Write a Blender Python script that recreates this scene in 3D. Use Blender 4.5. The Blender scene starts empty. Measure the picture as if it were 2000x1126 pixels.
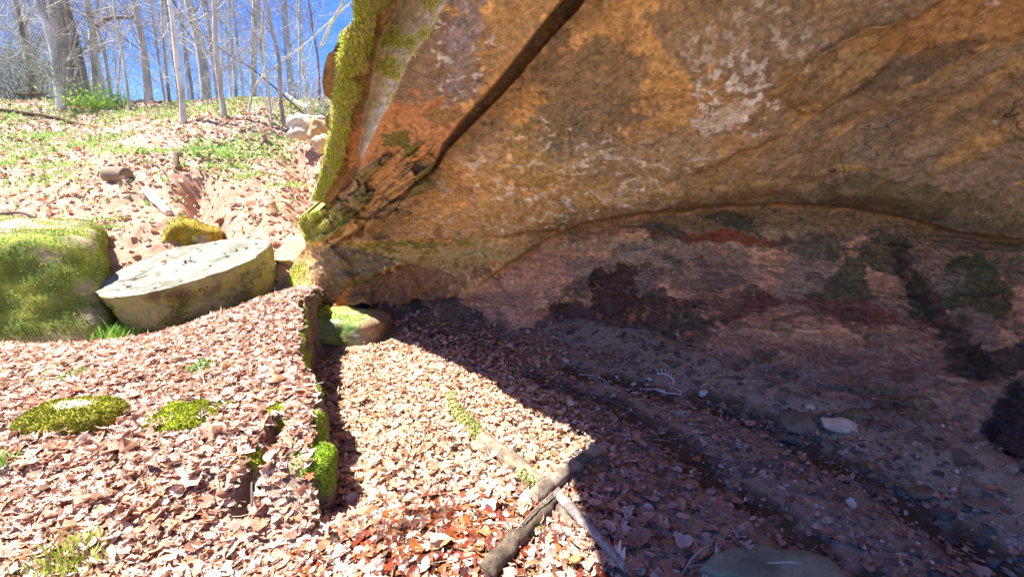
import bpy, bmesh, math, random
import numpy as np
from mathutils import Vector, Matrix, Euler

random.seed(7)
RS = np.random.RandomState(11)
scene = bpy.context.scene
COL = scene.collection
R = math.radians

# ------------------------------------------------------------------ camera
CAMH = 1.6
PITCH = 12.0
FPX = 900.0            # focal length in pixels of the 2000 px wide photograph
cam_d = bpy.data.cameras.new("camera")
cam_d.sensor_width = 36.0
cam_d.lens = 36.0 * FPX / 2000.0
cam_d.clip_start = 0.05
cam_d.clip_end = 2000
cam = bpy.data.objects.new("camera", cam_d)
cam.location = (0, 0, CAMH)
cam.rotation_euler = (R(90 - PITCH), 0, 0)
COL.objects.link(cam)
scene.camera = cam

# ------------------------------------------------------------------ sky, sun, exposure
SX, SY = 0.55, -0.03                       # horizontal travel of sunlight per metre of fall
sun_el = math.atan2(1.0, math.hypot(SX, SY))
to_sun = Vector((-SX, -SY, 1.0)).normalized()
world = bpy.data.worlds.new("World")
scene.world = world
world.use_nodes = True
wn = world.node_tree
for n in list(wn.nodes): wn.nodes.remove(n)
sky = wn.nodes.new('ShaderNodeTexSky')
sky.sky_type = 'NISHITA'
sky.sun_disc = False
sky.sun_elevation = sun_el
sky.sun_rotation = math.atan2(to_sun.x, to_sun.y)
sky.altitude = 3000
sky.air_density = 1.2
sky.dust_density = 0.0
sky.ozone_density = 8.0
bg = wn.nodes.new('ShaderNodeBackground')
bg.inputs['Strength'].default_value = 0.08
wo = wn.nodes.new('ShaderNodeOutputWorld')
hs = wn.nodes.new('ShaderNodeHueSaturation'); hs.inputs['Saturation'].default_value = 1.18; hs.inputs['Hue'].default_value = 0.515; hs.inputs['Value'].default_value = 0.82
wn.links.new(sky.outputs[0], hs.inputs['Color']); 
wtc = wn.nodes.new('ShaderNodeTexCoord'); wmp = wn.nodes.new('ShaderNodeMapping'); wmp.inputs['Scale'].default_value = (2.2, 2.2, 7.0)
wmp.inputs['Rotation'].default_value = (0.35, 0.2, 0.3)
wno = wn.nodes.new('ShaderNodeTexNoise'); wno.inputs['Scale'].default_value = 2.4; wno.inputs['Detail'].default_value = 9; wno.inputs['Roughness'].default_value = .62
wmr = wn.nodes.new('ShaderNodeMapRange'); wmr.inputs['From Min'].default_value = .46; wmr.inputs['From Max'].default_value = .85; wmr.inputs['To Max'].default_value = .15
wmx = wn.nodes.new('ShaderNodeMix'); wmx.data_type = 'RGBA'; wmx.inputs[7].default_value = (3.6, 4.2, 5.2, 1)
wn.links.new(wtc.outputs['Generated'], wmp.inputs[0]); wn.links.new(wmp.outputs[0], wno.inputs['Vector']); wn.links.new(wno.outputs[0], wmr.inputs[0])
wn.links.new(wmr.outputs[0], wmx.inputs[0]); wn.links.new(hs.outputs[0], wmx.inputs[6]); wn.links.new(wmx.outputs[2], bg.inputs[0])
wn.links.new(bg.outputs[0], wo.inputs[0])

sun_d = bpy.data.lights.new("sun", 'SUN')
sun_d.energy = 4.3
sun_d.angle = R(0.5)
sun_d.color = (1.0, 0.95, 0.87)
sun = bpy.data.objects.new("sun", sun_d)
sun.rotation_euler = to_sun.to_track_quat('Z', 'Y').to_euler()
COL.objects.link(sun)

scene.view_settings.view_transform = 'Standard'
scene.view_settings.look = 'None'
scene.view_settings.gamma = 1
scene.view_settings.exposure = 2.02
try:
    scene.cycles.max_bounces = 10
    scene.cycles.diffuse_bounces = 6
    scene.cycles.transparent_max_bounces = 8
except Exception:
    pass

# ------------------------------------------------------------------ picture geometry
CP, SP = math.cos(R(PITCH)), math.sin(R(PITCH))
def ray(px, py):
    a = (np.asarray(px, float) - 1000.0) / FPX
    b = (563.0 - np.asarray(py, float)) / FPX
    return np.stack([a + 0 * b, CP + b * SP + 0 * a, -SP + b * CP + 0 * a], -1)
CAM = np.array([0, 0, CAMH])
def at(px, py, t):
    return CAM + ray(px, py) * np.asarray(t, float)[..., None]
def on_z(px, py, z):
    d = ray(px, py)
    return CAM + d * ((z - CAMH) / d[..., 2])[..., None]
def at_y(px, py, y):
    d = ray(px, py)
    return CAM + d * (y / d[..., 1])[..., None]

# ------------------------------------------------------------------ numpy noise
_perm = RS.permutation(256)
_perm = np.concatenate([_perm, _perm, _perm])
_g = RS.normal(size=(256, 3)); _g /= np.linalg.norm(_g, axis=1)[:, None]
def perlin(p):
    p = np.asarray(p, float)
    i = np.floor(p).astype(int); f = p - i
    i &= 255
    u = f * f * f * (f * (f * 6 - 15) + 10)
    out = 0
    for dx in (0, 1):
        wx = u[..., 0] if dx else 1 - u[..., 0]
        for dy in (0, 1):
            wy = u[..., 1] if dy else 1 - u[..., 1]
            for dz in (0, 1):
                wz = u[..., 2] if dz else 1 - u[..., 2]
                h = _perm[_perm[_perm[(i[..., 0] + dx) & 255] + ((i[..., 1] + dy) & 255)] + ((i[..., 2] + dz) & 255)]
                g = _g[h]
                d = g[..., 0] * (f[..., 0] - dx) + g[..., 1] * (f[..., 1] - dy) + g[..., 2] * (f[..., 2] - dz)
                out = out + wx * wy * wz * d
    return out * 1.6
def fbm(p, o=4, seed=0.0, gain=0.5):
    p = np.asarray(p, float) + seed * 17.31
    s = 0; a = 1.0; n = 0
    for k in range(o):
        s = s + a * perlin(p); n += a
        p = p * 2.03 + 5.7; a *= gain
    return s / n
def ridged(p, o=4, seed=0.0):
    p = np.asarray(p, float) + seed * 17.31
    s = 0; a = 1.0; n = 0
    for k in range(o):
        s = s + a * (1 - 2 * np.abs(perlin(p))); n += a
        p = p * 2.1 + 3.1; a *= 0.5
    return s / n
def sst(e0, e1, x):
    t = np.clip((x - e0) / (e1 - e0), 0, 1)
    return t * t * (3 - 2 * t)
def mixc(c, col, m):
    return c * (1 - m[..., None]) + np.asarray(col, float) * m[..., None]
def P3(x, y, z=0.0):
    x = np.asarray(x, float); y = np.asarray(y, float)
    return np.stack([x, y, np.broadcast_to(z, x.shape)], -1)
def rbf(pts, vals, q, lin=True):
    pts = np.asarray(pts, float); vals = np.asarray(vals, float); n = len(pts)
    def phi(r2): return np.where(r2 > 0, r2 * np.log(r2 + 1e-12), 0)
    D = ((pts[:, None] - pts[None]) ** 2).sum(-1)
    A = np.zeros((n + 3, n + 3)); A[:n, :n] = phi(D) + np.eye(n) * 1e-3
    A[:n, n] = 1; A[:n, n + 1:] = pts; A[n, :n] = 1; A[n + 1:, :n] = pts.T
    w = np.linalg.solve(A, np.concatenate([vals, [0, 0, 0]]))
    qf = q.reshape(-1, 2)
    out = w[n] + qf @ w[n + 1:]
    for k in range(n):
        out = out + w[k] * phi(((qf - pts[k]) ** 2).sum(-1))
    return out.reshape(q.shape[:-1])
def seg_dist(x, y, poly):
    """distance, signed distance and arc parameter to a polyline"""
    best = np.full(np.shape(x), 1e9); sgn = np.zeros(np.shape(x)); par = np.zeros(np.shape(x))
    L = 0
    for (x0, y0), (x1, y1) in zip(poly[:-1], poly[1:]):
        dx, dy = x1 - x0, y1 - y0; l = math.hypot(dx, dy)
        t = np.clip(((x - x0) * dx + (y - y0) * dy) / (l * l), 0, 1)
        ex, ey = x - (x0 + t * dx), y - (y0 + t * dy)
        d = np.hypot(ex, ey); m = d < best
        s = np.sign(dx * (y - y0) - dy * (x - x0))
        best = np.where(m, d, best); sgn = np.where(m, s, sgn); par = np.where(m, L + t * l, par)
        L += l
    return best, best * sgn, par / L

# ------------------------------------------------------------------ mesh helpers
def mesh_np(name, V, F, mat, col=None, smooth=True, parent=None):
    V = np.asarray(V, np.float32).reshape(-1, 3)
    F = np.asarray(F, np.int32); k = F.shape[1]
    me = bpy.data.meshes.new(name)
    me.vertices.add(len(V)); me.vertices.foreach_set('co', V.ravel())
    me.loops.add(F.size); me.loops.foreach_set('vertex_index', F.ravel())
    me.polygons.add(len(F))
    me.polygons.foreach_set('loop_start', np.arange(0, F.size, k, dtype=np.int32))
    me.polygons.foreach_set('loop_total', np.full(len(F), k, dtype=np.int32))
    me.polygons.foreach_set('use_smooth', np.full(len(F), bool(smooth)))
    me.update(calc_edges=True)
    if col is not None:
        at_ = me.color_attributes.new('Col', 'FLOAT_COLOR', 'POINT')
        c = np.ones((len(V), 4), np.float32); c[:, :3] = np.clip(np.asarray(col).reshape(-1, 3), 0.002, 1)
        at_.data.foreach_set('color', c.ravel())
    me.materials.append(mat)
    o = bpy.data.objects.new(name, me); COL.objects.link(o)
    if parent: o.parent = parent
    return o
def grid_faces(nr, nc, wrap=False):
    i = np.arange(nr - 1)[:, None]; j = np.arange(nc if wrap else nc - 1)[None]
    j2 = (j + 1) % nc
    return np.stack([i * nc + j, i * nc + j2, (i + 1) * nc + j2, (i + 1) * nc + j], -1).reshape(-1, 4)
def tag(o, label=None, cat=None, group=None, kind=None):
    if label: o['label'] = label
    if cat: o['category'] = cat
    if group: o['group'] = group
    if kind: o['kind'] = kind
    return o
def empty(name, loc):
    o = bpy.data.objects.new(name, None); o.location = tuple(float(v) for v in loc); COL.objects.link(o)
    o.empty_display_size = 0.1
    return o
def tube(path, rad, sides=8, seed=0, rough=0.0, cap=True):
    """vertices and faces of a tapered tube along a path, ends closed"""
    path = np.asarray(path, float); n = len(path)
    rad = np.broadcast_to(np.asarray(rad, float), (n,))
    T = np.gradient(path, axis=0); T /= np.linalg.norm(T, axis=1)[:, None] + 1e-9
    up = np.array([0.13, 0.21, 0.97]) if abs(T[0, 2]) < 0.9 else np.array([0.97, 0.2, 0.1])
    V = []
    for k in range(n):
        a = np.cross(T[k], up); a /= np.linalg.norm(a); b = np.cross(T[k], a)
        up = np.cross(a, T[k])
        th = np.arange(sides) * 2 * math.pi / sides
        V.append(path[k] + rad[k] * (np.cos(th)[:, None] * a + np.sin(th)[:, None] * b))
    V = np.array(V)
    if rough:
        d = V - path[:, None]
        nz = fbm(V * (0.6 / max(rad.max(), 1e-3)), 3, seed)
        V = path[:, None] + d * (1 + rough * nz[..., None])
    V = V.reshape(-1, 3)
    F = grid_faces(n, sides, True)
    if cap:
        c0, c1 = len(V), len(V) + 1
        V = np.vstack([V, path[:1], path[-1:]])
        j = np.arange(sides); j2 = (j + 1) % sides
        F = np.vstack([F, np.stack([j2, j, np.full(sides, c0), np.full(sides, c0)], -1)[:, [0, 1, 2, 2]],
                       np.stack([(n - 1) * sides + j, (n - 1) * sides + j2, np.full(sides, c1), np.full(sides, c1)], -1)])
    return V, F
def join_parts(parts):
    Vs, Fs, o = [], [], 0
    for V, F in parts:
        Vs.append(V); Fs.append(np.asarray(F) + o); o += len(V)
    return np.vstack(Vs), np.vstack(Fs)
def fix_tris(F):
    return F
def mesh_mixed(name, V, F, mat, col=None, smooth=True, parent=None):
    """quads that may hold a doubled last index become triangles"""
    F = np.asarray(F); tri = F[:, 2] == F[:, 3]
    me = bpy.data.meshes.new(name)
    V = np.asarray(V, np.float32)
    Q, T3 = F[~tri], F[tri][:, :3]
    loops = np.concatenate([Q.ravel(), T3.ravel()]).astype(np.int32)
    tot = np.concatenate([np.full(len(Q), 4), np.full(len(T3), 3)]).astype(np.int32)
    st = np.concatenate([[0], np.cumsum(tot)[:-1]]).astype(np.int32)
    me.vertices.add(len(V)); me.vertices.foreach_set('co', V.ravel())
    me.loops.add(len(loops)); me.loops.foreach_set('vertex_index', loops)
    me.polygons.add(len(tot)); me.polygons.foreach_set('loop_start', st); me.polygons.foreach_set('loop_total', tot)
    me.polygons.foreach_set('use_smooth', np.full(len(tot), bool(smooth)))
    me.update(calc_edges=True)
    if col is not None:
        at_ = me.color_attributes.new('Col', 'FLOAT_COLOR', 'POINT')
        c = np.ones((len(V), 4), np.float32); c[:, :3] = np.clip(col, 0.002, 1)
        at_.data.foreach_set('color', c.ravel())
    me.materials.append(mat)
    o = bpy.data.objects.new(name, me); COL.objects.link(o)
    if parent: o.parent = parent
    return o

# ------------------------------------------------------------------ materials
def material(name, rough=0.85, attr=True, color=(.3, .3, .3), var=0.25, nscale=25, bump=0.3, bscale=60, bdist=0.01,
             spec=0.3, translucent=0.0, stretch=None, hue2=None):
    m = bpy.data.materials.new(name); m.use_nodes = True
    nt = m.node_tree; N = nt.nodes; L = nt.links
    b = N['Principled BSDF']; b.inputs['Roughness'].default_value = rough
    b.inputs['Specular IOR Level'].default_value = spec
    tc = N.new('ShaderNodeTexCoord')
    vec = tc.outputs['Object']
    if stretch:
        mp = N.new('ShaderNodeMapping'); mp.inputs['Scale'].default_value = stretch
        L.new(vec, mp.inputs[0]); vec = mp.outputs[0]
    if attr:
        ca = N.new('ShaderNodeAttribute'); ca.attribute_name = 'Col'; base = ca.outputs['Color']
    else:
        rgb = N.new('ShaderNodeRGB'); rgb.outputs[0].default_value = (*color, 1); base = rgb.outputs[0]
    n1 = N.new('ShaderNodeTexNoise'); n1.inputs['Scale'].default_value = nscale; n1.inputs['Detail'].default_value = 8
    n1.inputs['Roughness'].default_value = 0.65
    L.new(vec, n1.inputs['Vector'])
    mr = N.new('ShaderNodeMapRange'); mr.inputs['From Min'].default_value = 0.3; mr.inputs['From Max'].default_value = 0.7
    mr.inputs['To Min'].default_value = 1 - var; mr.inputs['To Max'].default_value = 1 + var
    L.new(n1.outputs[0], mr.inputs[0])
    mx = N.new('ShaderNodeVectorMath'); mx.operation = 'SCALE'
    L.new(base, mx.inputs[0]); L.new(mr.outputs[0], mx.inputs['Scale'])
    colr = mx.outputs[0]
    if hue2:
        n3 = N.new('ShaderNodeTexNoise'); n3.inputs['Scale'].default_value = nscale * 0.3; n3.inputs['Detail'].default_value = 5
        L.new(vec, n3.inputs['Vector'])
        m3 = N.new('ShaderNodeMapRange'); m3.inputs['From Min'].default_value = 0.5; m3.inputs['From Max'].default_value = 0.65
        L.new(n3.outputs[0], m3.inputs[0])
        mc = N.new('ShaderNodeMix'); mc.data_type = 'RGBA'
        L.new(m3.outputs[0], mc.inputs[0]); L.new(colr, mc.inputs[6]); mc.inputs[7].default_value = (*hue2, 1)
        colr = mc.outputs[2]
    L.new(colr, b.inputs['Base Color'])
    n2 = N.new('ShaderNodeTexNoise'); n2.inputs['Scale'].default_value = bscale; n2.inputs['Detail'].default_value = 9
    n2.inputs['Roughness'].default_value = 0.7
    L.new(vec, n2.inputs['Vector'])
    bp = N.new('ShaderNodeBump'); bp.inputs['Strength'].default_value = bump; bp.inputs['Distance'].default_value = bdist
    L.new(n2.outputs[0], bp.inputs['Height']); L.new(bp.outputs[0], b.inputs['Normal'])
    if translucent:
        tr = N.new('ShaderNodeBsdfTranslucent'); L.new(colr, tr.inputs[0])
        ms = N.new('ShaderNodeMixShader'); ms.inputs[0].default_value = translucent
        out = N['Material Output']
        L.new(b.outputs[0], ms.inputs[1]); L.new(tr.outputs[0], ms.inputs[2]); L.new(ms.outputs[0], out.inputs[0])
    return m
M_cliff = material('sandstone', 0.9, var=0.42, nscale=22, bump=0.9, bscale=30, bdist=0.03)
M_ground = material('soil', 0.95, var=0.3, nscale=30, bump=0.8, bscale=70, bdist=0.015)
M_rock = material('boulder_rock', 0.92, var=0.25, nscale=18, bump=0.6, bscale=45, bdist=0.015)
M_leaf = material('dead_leaf', 0.75, var=0.18, nscale=40, bump=0.3, bscale=90, bdist=0.004, translucent=0.2)
M_wetleaf = material('wet_leaf', 0.25, var=0.2, nscale=40, bump=0.3, bscale=60, bdist=0.004, spec=0.6)
M_green = material('green_plant', 0.7, var=0.2, nscale=20, bump=0.0, translucent=0.35)
M_moss = material('moss', 0.95, var=0.3, nscale=60, bump=0.5, bscale=120, bdist=0.01, translucent=0.15)
M_bark = material('bark', 0.9, var=0.35, nscale=9, bump=0.8, bscale=22, bdist=0.03, stretch=(1, 1, 0.25))
M_twig = material('twig_bark', 0.85, var=0.25, nscale=12, bump=0.2)
M_wood = material('weathered_wood', 0.85, var=0.45, nscale=40, bump=1.0, bscale=70, bdist=0.015)
M_bone = material('bone', 0.7, attr=False, color=(.62, .6, .56), var=0.2, nscale=40, bump=0.2)
M_pebble = material('pebble', 0.85, var=0.2, nscale=40, bump=0.2, spec=0.5)
M_bed = material('stream_bed', 0.9, var=0.3, nscale=30, bump=0.8, bscale=70, bdist=0.012)
# soil gets glossier where it is wet (vertex attribute Wet)
def wet_ground(m):
    nt = m.node_tree; N = nt.nodes; L = nt.links
    a = N.new('ShaderNodeAttribute'); a.attribute_name = 'Wet'
    r = N.new('ShaderNodeMapRange'); r.inputs['To Min'].default_value = 0.95; r.inputs['To Max'].default_value = 0.18
    L.new(a.outputs['Fac'], r.inputs[0]); L.new(r.outputs[0], N['Principled BSDF'].inputs['Roughness'])
wet_ground(M_ground)
M_water = bpy.data.materials.new('water'); M_water.use_nodes = True
_b = M_water.node_tree.nodes['Principled BSDF']
_b.inputs['Base Color'].default_value = (0.8, 0.75, 0.7, 1); _b.inputs['Roughness'].default_value = 0.04
_b.inputs['Transmission Weight'].default_value = 1.0; _b.inputs['IOR'].default_value = 1.33

# ------------------------------------------------------------------ ground height
EDGE = [(-2.35, 5.6), (-2.1, 4.9), (-1.98, 4.24), (-1.62, 3.34), (-1.24, 2.68), (-1.02, 2.13)]
TP = [(-2.3, 4.6, .56), (-3, 4.3, .34), (-4.3, 3.7, .26), (-1.97, 1.5, .10), (-1.25, 2.68, .31), (-1.6, 3.34, .42),
      (-2.0, 4.2, .54), (-1.05, 2.2, .20), (-3, 2.5, .24), (-2, 3, .30), (-5, 2, .25), (-4.7, 4.3, .12), (-4.0, 5.0, .02),
      (-2.6, 5.3, .42), (-3.4, 4.9, .15), (-3.5, 3.4, .28), (-6, 3, .3), (-1.2, 1.2, .02), (-7, 4.5, .25), (-2.2, 5.8, .45),
      (-3, 0, .1), (-6, -1, .1), (-3.3, 6.3, .5), (-5, 6.3, .5)]
HY = [-50, 5.0, 5.6, 6.2, 7.0, 8, 10, 12, 13.2, 14.5, 16, 20, 30, 60, 200, 2000]
HZ = [0.1, 0.1, .40, .78, 1.15, 1.6, 2.52, 3.38, 3.88, 4.12, 4.0, 2.8, -1, -6, -8, -8]
CREEK1 = [(0.1, 3.9), (0.75, 3.3), (1.05, 2.7), (1.3, 2.1), (1.5, 1.6), (1.7, 0.6)]
CREEK2 = [(0.5, 4.0), (1.3, 3.35), (1.75, 2.9), (2.0, 2.2), (2.15, 1.5), (2.2, 0.6)]
GUL1 = [(-4.2, 6.5), (-4.65, 7.1), (-5.5, 8.2)]
GUL2 = [(-3.2, 7.4), (-3.6, 8.4), (-4.2, 9.4)]
def wallsoft(x, y):
    # rises into the talus at the foot of the back wall
    W = [(-2.2, 5.9), (-1.6, 5.65), (-0.9, 5.8), (0.0, 5.35), (1.2, 4.55), (1.75, 3.6), (2.3, 2.9), (2.55, 2.25), (2.7, 1.4), (2.8, -3)]
    d, _, _ = seg_dist(x, y, W)
    return d
def ground_z(x, y, detail=True):
    x = np.asarray(x, float); y = np.asarray(y, float)
    d, sd, par = seg_dist(x, y, EDGE)
    left = sst(-0.03, 0.02, -sd)            # sd<0 : west of the edge
    left = np.where((y > 5.6), sst(-2.0, -2.3, x), left)
    # near end of the terrace fades into the bed
    xe = np.interp(y, [1.2, 2.13], [-1.3, -1.02])
    soft = sst(0.0, -0.9, x - xe)
    left = np.where(y < 2.13, np.maximum(soft * 0.85, left * sst(1.70, 2.22, y)), left)
    q = np.stack([np.clip(x, -7, 0), np.clip(y, -1, 6.3)], -1)
    tz = np.clip(rbf([p[:2] for p in TP], [p[2] for p in TP], q), -0.05, 0.7)
    bed = 0.0 + 0.012 * np.sin(x * 3.1 + y)
    w = wallsoft(x, y)
    bed = bed + 0.22 * np.exp(-(w / 0.33) ** 2) * sst(-1.5, -0.3, x)
    bed = bed + 0.22 * np.exp(-(((x + 0.75) / 0.5) ** 2 + ((y - 5.5) / 0.35) ** 2))
    bed = bed - .13 * np.exp(-(d / .38) ** 2) * sst(1.9, 2.2, y) * sst(4.8, 4.4, y)
    c1, _, _ = seg_dist(x, y, CREEK1); c2, _, _ = seg_dist(x, y, CREEK2)
    bed = bed - 0.06 * np.exp(-(c1 / 0.13) ** 2) - 0.06 * np.exp(-(c2 / 0.12) ** 2)
    z = bed * (1 - left) + tz * left
    # crack between the terrace stones
    ck, _, _ = seg_dist(x, y, [(-1.32, 1.98), (-1.36, 2.35), (-1.40, 2.62)])
    z = z - 0.22 * np.exp(-(ck / 0.04) ** 2)
    # hillside
    hz = np.interp(y + 0.25 * np.sin(x * 0.7) + 0.1 * np.sin(x * 1.9 + 1), HY, HZ)
    hz = hz + 0.15 * np.sin(x * 0.9 + 2) * sst(7, 9, y) * sst(14, 11, y)
    g1, _, _ = seg_dist(x, y, GUL1); g2, _, _ = seg_dist(x, y, GUL2)
    hz = hz - 0.5 * np.exp(-(g1 / 0.22) ** 2) - 0.35 * np.exp(-(g2 / 0.3) ** 2)
    hz = hz + 0.25 * np.exp(-((x + 4.0) ** 2 / 1.2 + (y - 9.6) ** 2 / 1.5))
    hm = sst(5.0, 6.3, y + 0.25 * np.clip(-x - 3, 0, 4)) * sst(-1.9, -2.5, x)
    hm = np.maximum(hm, sst(6.3, 7.0, y))
    z = z * (1 - hm) + hz * hm
    if detail:
        p = P3(x, y)
        z = z + hm * (0.16 * fbm(p * 0.9, 4, 3) + 0.09 * fbm(p * 3.4, 4, 4, .6) + .03 * ridged(p * 5, 3, 14) * sst(10, 8, y)) + (1 - hm) * left * 0.035 * fbm(p * 3.0, 3, 5)
        z = z + (1 - left) * (1 - hm) * (0.05 * fbm(p * 2.0, 4, 6) + 0.02 * ridged(np.stack([p[..., 0] * 2.2 + p[..., 1] * 1.2, p[..., 1] * .9, p[..., 2]], -1) * 1.3, 4, 7) + 0.012 * fbm(p * 14, 3, 8) + .05 * np.exp(-(wallsoft(x, y) / .3) ** 2) * fbm(p * 5, 4, 13, .6))
        red = sst(-0.1, 0.5, fbm(p * 0.45, 3, 9)) * hm * sst(10.5, 8.5, y)
        z = z + red * 0.10 * ridged(p * 1.8, 3, 2)
    return z
def hit(px, py, y0=1.0, y1=14.6):
    ys = np.linspace(y0, y1, 900)
    pts = at_y(np.full(900, px), np.full(900, py), ys)
    gz = ground_z(pts[:, 0], pts[:, 1])
    k = np.where(pts[:, 2] <= gz)[0]
    return pts[k[0]] if len(k) else pts[-1]
def G(px, py, lift=0.0):
    p = hit(px, py).copy(); p[2] += lift
    return p

def warp(n, lo, hi, c, fine):
    """non-uniform coordinates, spacing about `fine` around c"""
    out = [c]
    s = fine; x = c
    while x < hi:
        x += s; out.append(x)
        if x > c + 2.6: s *= 1.035
    s = fine; x = c; neg = []
    while x > lo:
        x -= s; neg.append(x)
        if x < c - 4.2: s *= 1.03
    return np.array(neg[::-1] + out)
gx = warp(0, -400, 400, -0.6, 0.022)
gy = [-12.0]
while gy[-1] < 900:
    y = gy[-1]
    gy.append(y + (0.25 if y < 0.8 else 0.02 if y < 5.2 else 0.02 + (y - 5.2) * 0.009 if y < 16 else (y - 14) * 0.08))
gy = np.array(gy)
X, Y = np.meshgrid(gx, gy)
Z = ground_z(X, Y)
p = P3(X, Y)
n1 = fbm(p * 0.9, 5, 21); n2 = fbm(p * 5, 4, 22); n3 = fbm(p * 0.45, 3, 9)
hm = sst(5.0, 6.3, Y + 0.25 * np.clip(-X - 3, 0, 4)) * sst(-1.9, -2.5, X); hm = np.maximum(hm, sst(6.3, 7.0, Y))
c = np.zeros(X.shape + (3,)) + np.array([.17, .11, .07])
c = mixc(c, (.26, .18, .12), sst(-.3, .4, n2))
shade = sst(-0.2, 0.5, X) * (1 - hm)
c = mixc(c, (.32, .245, .18), shade)
c = mixc(c, (.40, .31, .22), shade * sst(0.0, .45, n1))
c = mixc(c, (.30, .22, .13), (1 - hm) * np.exp(-(((X - .3) / .5) ** 2 + ((Y - 2.5) / .8) ** 2)))
litter = np.array([.44, .33, .25])
hc = np.zeros(X.shape + (3,)) + litter
hc = mixc(hc, (.30, .20, .14), sst(-.1, .5, n2))
redm = sst(-0.12, 0.25, n3 + 0.25 * n2) * sst(11, 8.8, Y)
g1, _, _ = seg_dist(X, Y, GUL1); g2, _, _ = seg_dist(X, Y, GUL2)
redm = np.maximum(redm, np.maximum(np.exp(-(g1 / 0.5) ** 2), np.exp(-(g2 / 0.4) ** 2)))
redm = np.maximum(redm, sst(8.4, 7.0, Y + .6 * n2) * 0.85)
hc = mixc(hc, (.45, .26, .18), redm)
hc = mixc(hc, (.34, .17, .11), redm * sst(0, .5, n2))
grn = sst(0.0, 0.3, fbm(p * 0.7, 4, 31) + 0.25 * sst(8.5, 11, Y)) * sst(7, 9, Y)
hc = mixc(hc, (.22, .30, .10), grn * 0.75)
c = c * (1 - hm[..., None]) + hc * hm[..., None]
c = mixc(c, litter * .85, sst(1.4, .8, Y))
xl_ = np.interp(Y, [1.0, 1.65, 2.7, 3.2, 3.9, 4.9, 5.6], [.45, .4, .45, .2, -.45, -1.4, -2.0])
c = mixc(c, litter * (.62 + .35 * n2[..., None]), (1 - hm) * sst(.3, -.15, X - xl_) * .85)
cr1, _, _ = seg_dist(X, Y, CREEK1); cr2, _, _ = seg_dist(X, Y, CREEK2)
wj = .06 * fbm(p * 4, 3, 66)
wet = np.maximum(sst(.17, .09, cr1 + wj), sst(.16, .08, cr2 + wj)) * (1 - hm) * sst(-.35, -.1, n2)
pud = np.exp(-(((X + 0.25) / 0.55) ** 2 + ((Y - 1.85) / 0.3) ** 2) ** 2)
c = mixc(c, (.06, .038, .02), wet * 0.9)
c = mixc(c, (.10, .045, .025), pud * 0.8)
sv = np.zeros(X.shape)
w_att = np.clip(wet + 0.6 * pud, 0, 1)
ground = mesh_np('ground', np.stack([X, Y, Z], -1), grid_faces(*X.shape), M_ground, c)
wa = ground.data.attributes.new('Wet', 'FLOAT', 'POINT'); wa.data.foreach_set('value', w_att.astype(np.float32).ravel())
tag(ground, kind='structure')

# ------------------------------------------------------------------ the rock shelter
LIP = [(-600, 180), (-300, 405), (-120, 560), (-40, 672), (0, 690), (40, 690), (62, 671), (85, 657), (100, 650), (106, 640), (130, 633),
       (160, 629), (185, 633), (196, 648), (215, 646), (235, 634), (250, 640), (275, 640), (300, 636), (350, 622), (388, 610),
       (393, 622), (399, 640), (408, 632), (420, 588), (436, 582), (450, 590), (480, 597), (500, 580), (540, 562), (575, 548), (1200, 560)]
CONT = [(550, 600), (620, 625), (750, 635), (870, 622), (1000, 647), (1060, 652), (1250, 695), (1400, 765), (1600, 835), (1800, 905),
        (1950, 965), (2000, 985), (2300, 1110), (2700, 1280)]
NU, NV = 660, 520
u = np.linspace(0, 1, NU); v = np.linspace(0, 1, NV)
gpx = np.interp(u, [0, 0.10, 0.9, 1], [0, 0.07, (2010 - 560) / 2140., 1])
B = np.interp(560 + 2140 * gpx, [q[0] for q in CONT], [q[1] for q in CONT]) + 90
vv = v[:, None]
fr = np.interp(v, [0, 0.88, 1], [0, 1, 2])[:, None]
PY = np.where(fr <= 1, B[None] * (1 - fr) + (-10) * fr, -10 * (2 - fr) + (-600) * (fr - 1))
Lp = np.interp(PY, [q[0] for q in LIP], [q[1] for q in LIP])
PX = Lp + (2700 - Lp) * gpx[None]
def cz(py): return float((0 - CAMH) / ray(0, py)[2])
D = [(690, 0, 2.45), (760, 0, 2.58), (840, 0, 2.58), (1000, 0, 2.7), (1200, 0, 2.75), (1500, 0, 2.75), (1800, 0, 2.55), (2000, 0, 2.4), (2300, 0, 2.2), (2700, 0, 2.0),
     (415, -300, 2.05), (800, -300, 2.1), (1300, -300, 2.1), (2000, -300, 2.0), (2700, -300, 1.8),
     (180, -600, 1.5), (1000, -600, 1.55), (2000, -600, 1.5), (2700, -600, 1.4),
     (650, 200, 3.3), (720, 200, 3.35), (850, 200, 3.35), (1000, 200, 3.45), (1200, 200, 3.35), (1500, 200, 3.2), (1800, 200, 3.0), (2000, 200, 2.75), (2400, 200, 2.35),
     (615, 385, 4.7), (700, 400, 4.5), (850, 400, 4.55), (1000, 400, 4.45), (1200, 390, 4.3), (1350, 380, 4.15), (1500, 370, 4.0), (1700, 380, 3.75), (1850, 390, 3.5), (2000, 400, 3.1), (2400, 400, 2.5),
     (600, 500, 5.45), (800, 500, 5.3), (1000, 480, 5.05), (1200, 470, 4.85), (1400, 470, 4.6), (1600, 470, 4.3), (1800, 500, 3.8), (1950, 500, 3.35), (2200, 500, 2.8),
     (560, 600, 5.6), (750, 580, 5.65), (900, 580, 5.6), (1050, 580, 5.2), (1200, 600, 4.8), (1400, 600, 4.35), (1600, 600, 4.05), (1800, 620, 3.6), (2000, 620, 3.05), (2400, 600, 2.5)]
for q in CONT:
    D.append((q[0], q[1], cz(q[1]) * 0.985)); D.append((q[0], q[1] + 100, cz(q[1]) * 0.97))
D = np.array(D, float)
T = rbf(D[:, :2] / 500.0, 1.0 / D[:, 2], np.stack([PX, PY], -1) / 500.0)
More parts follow.
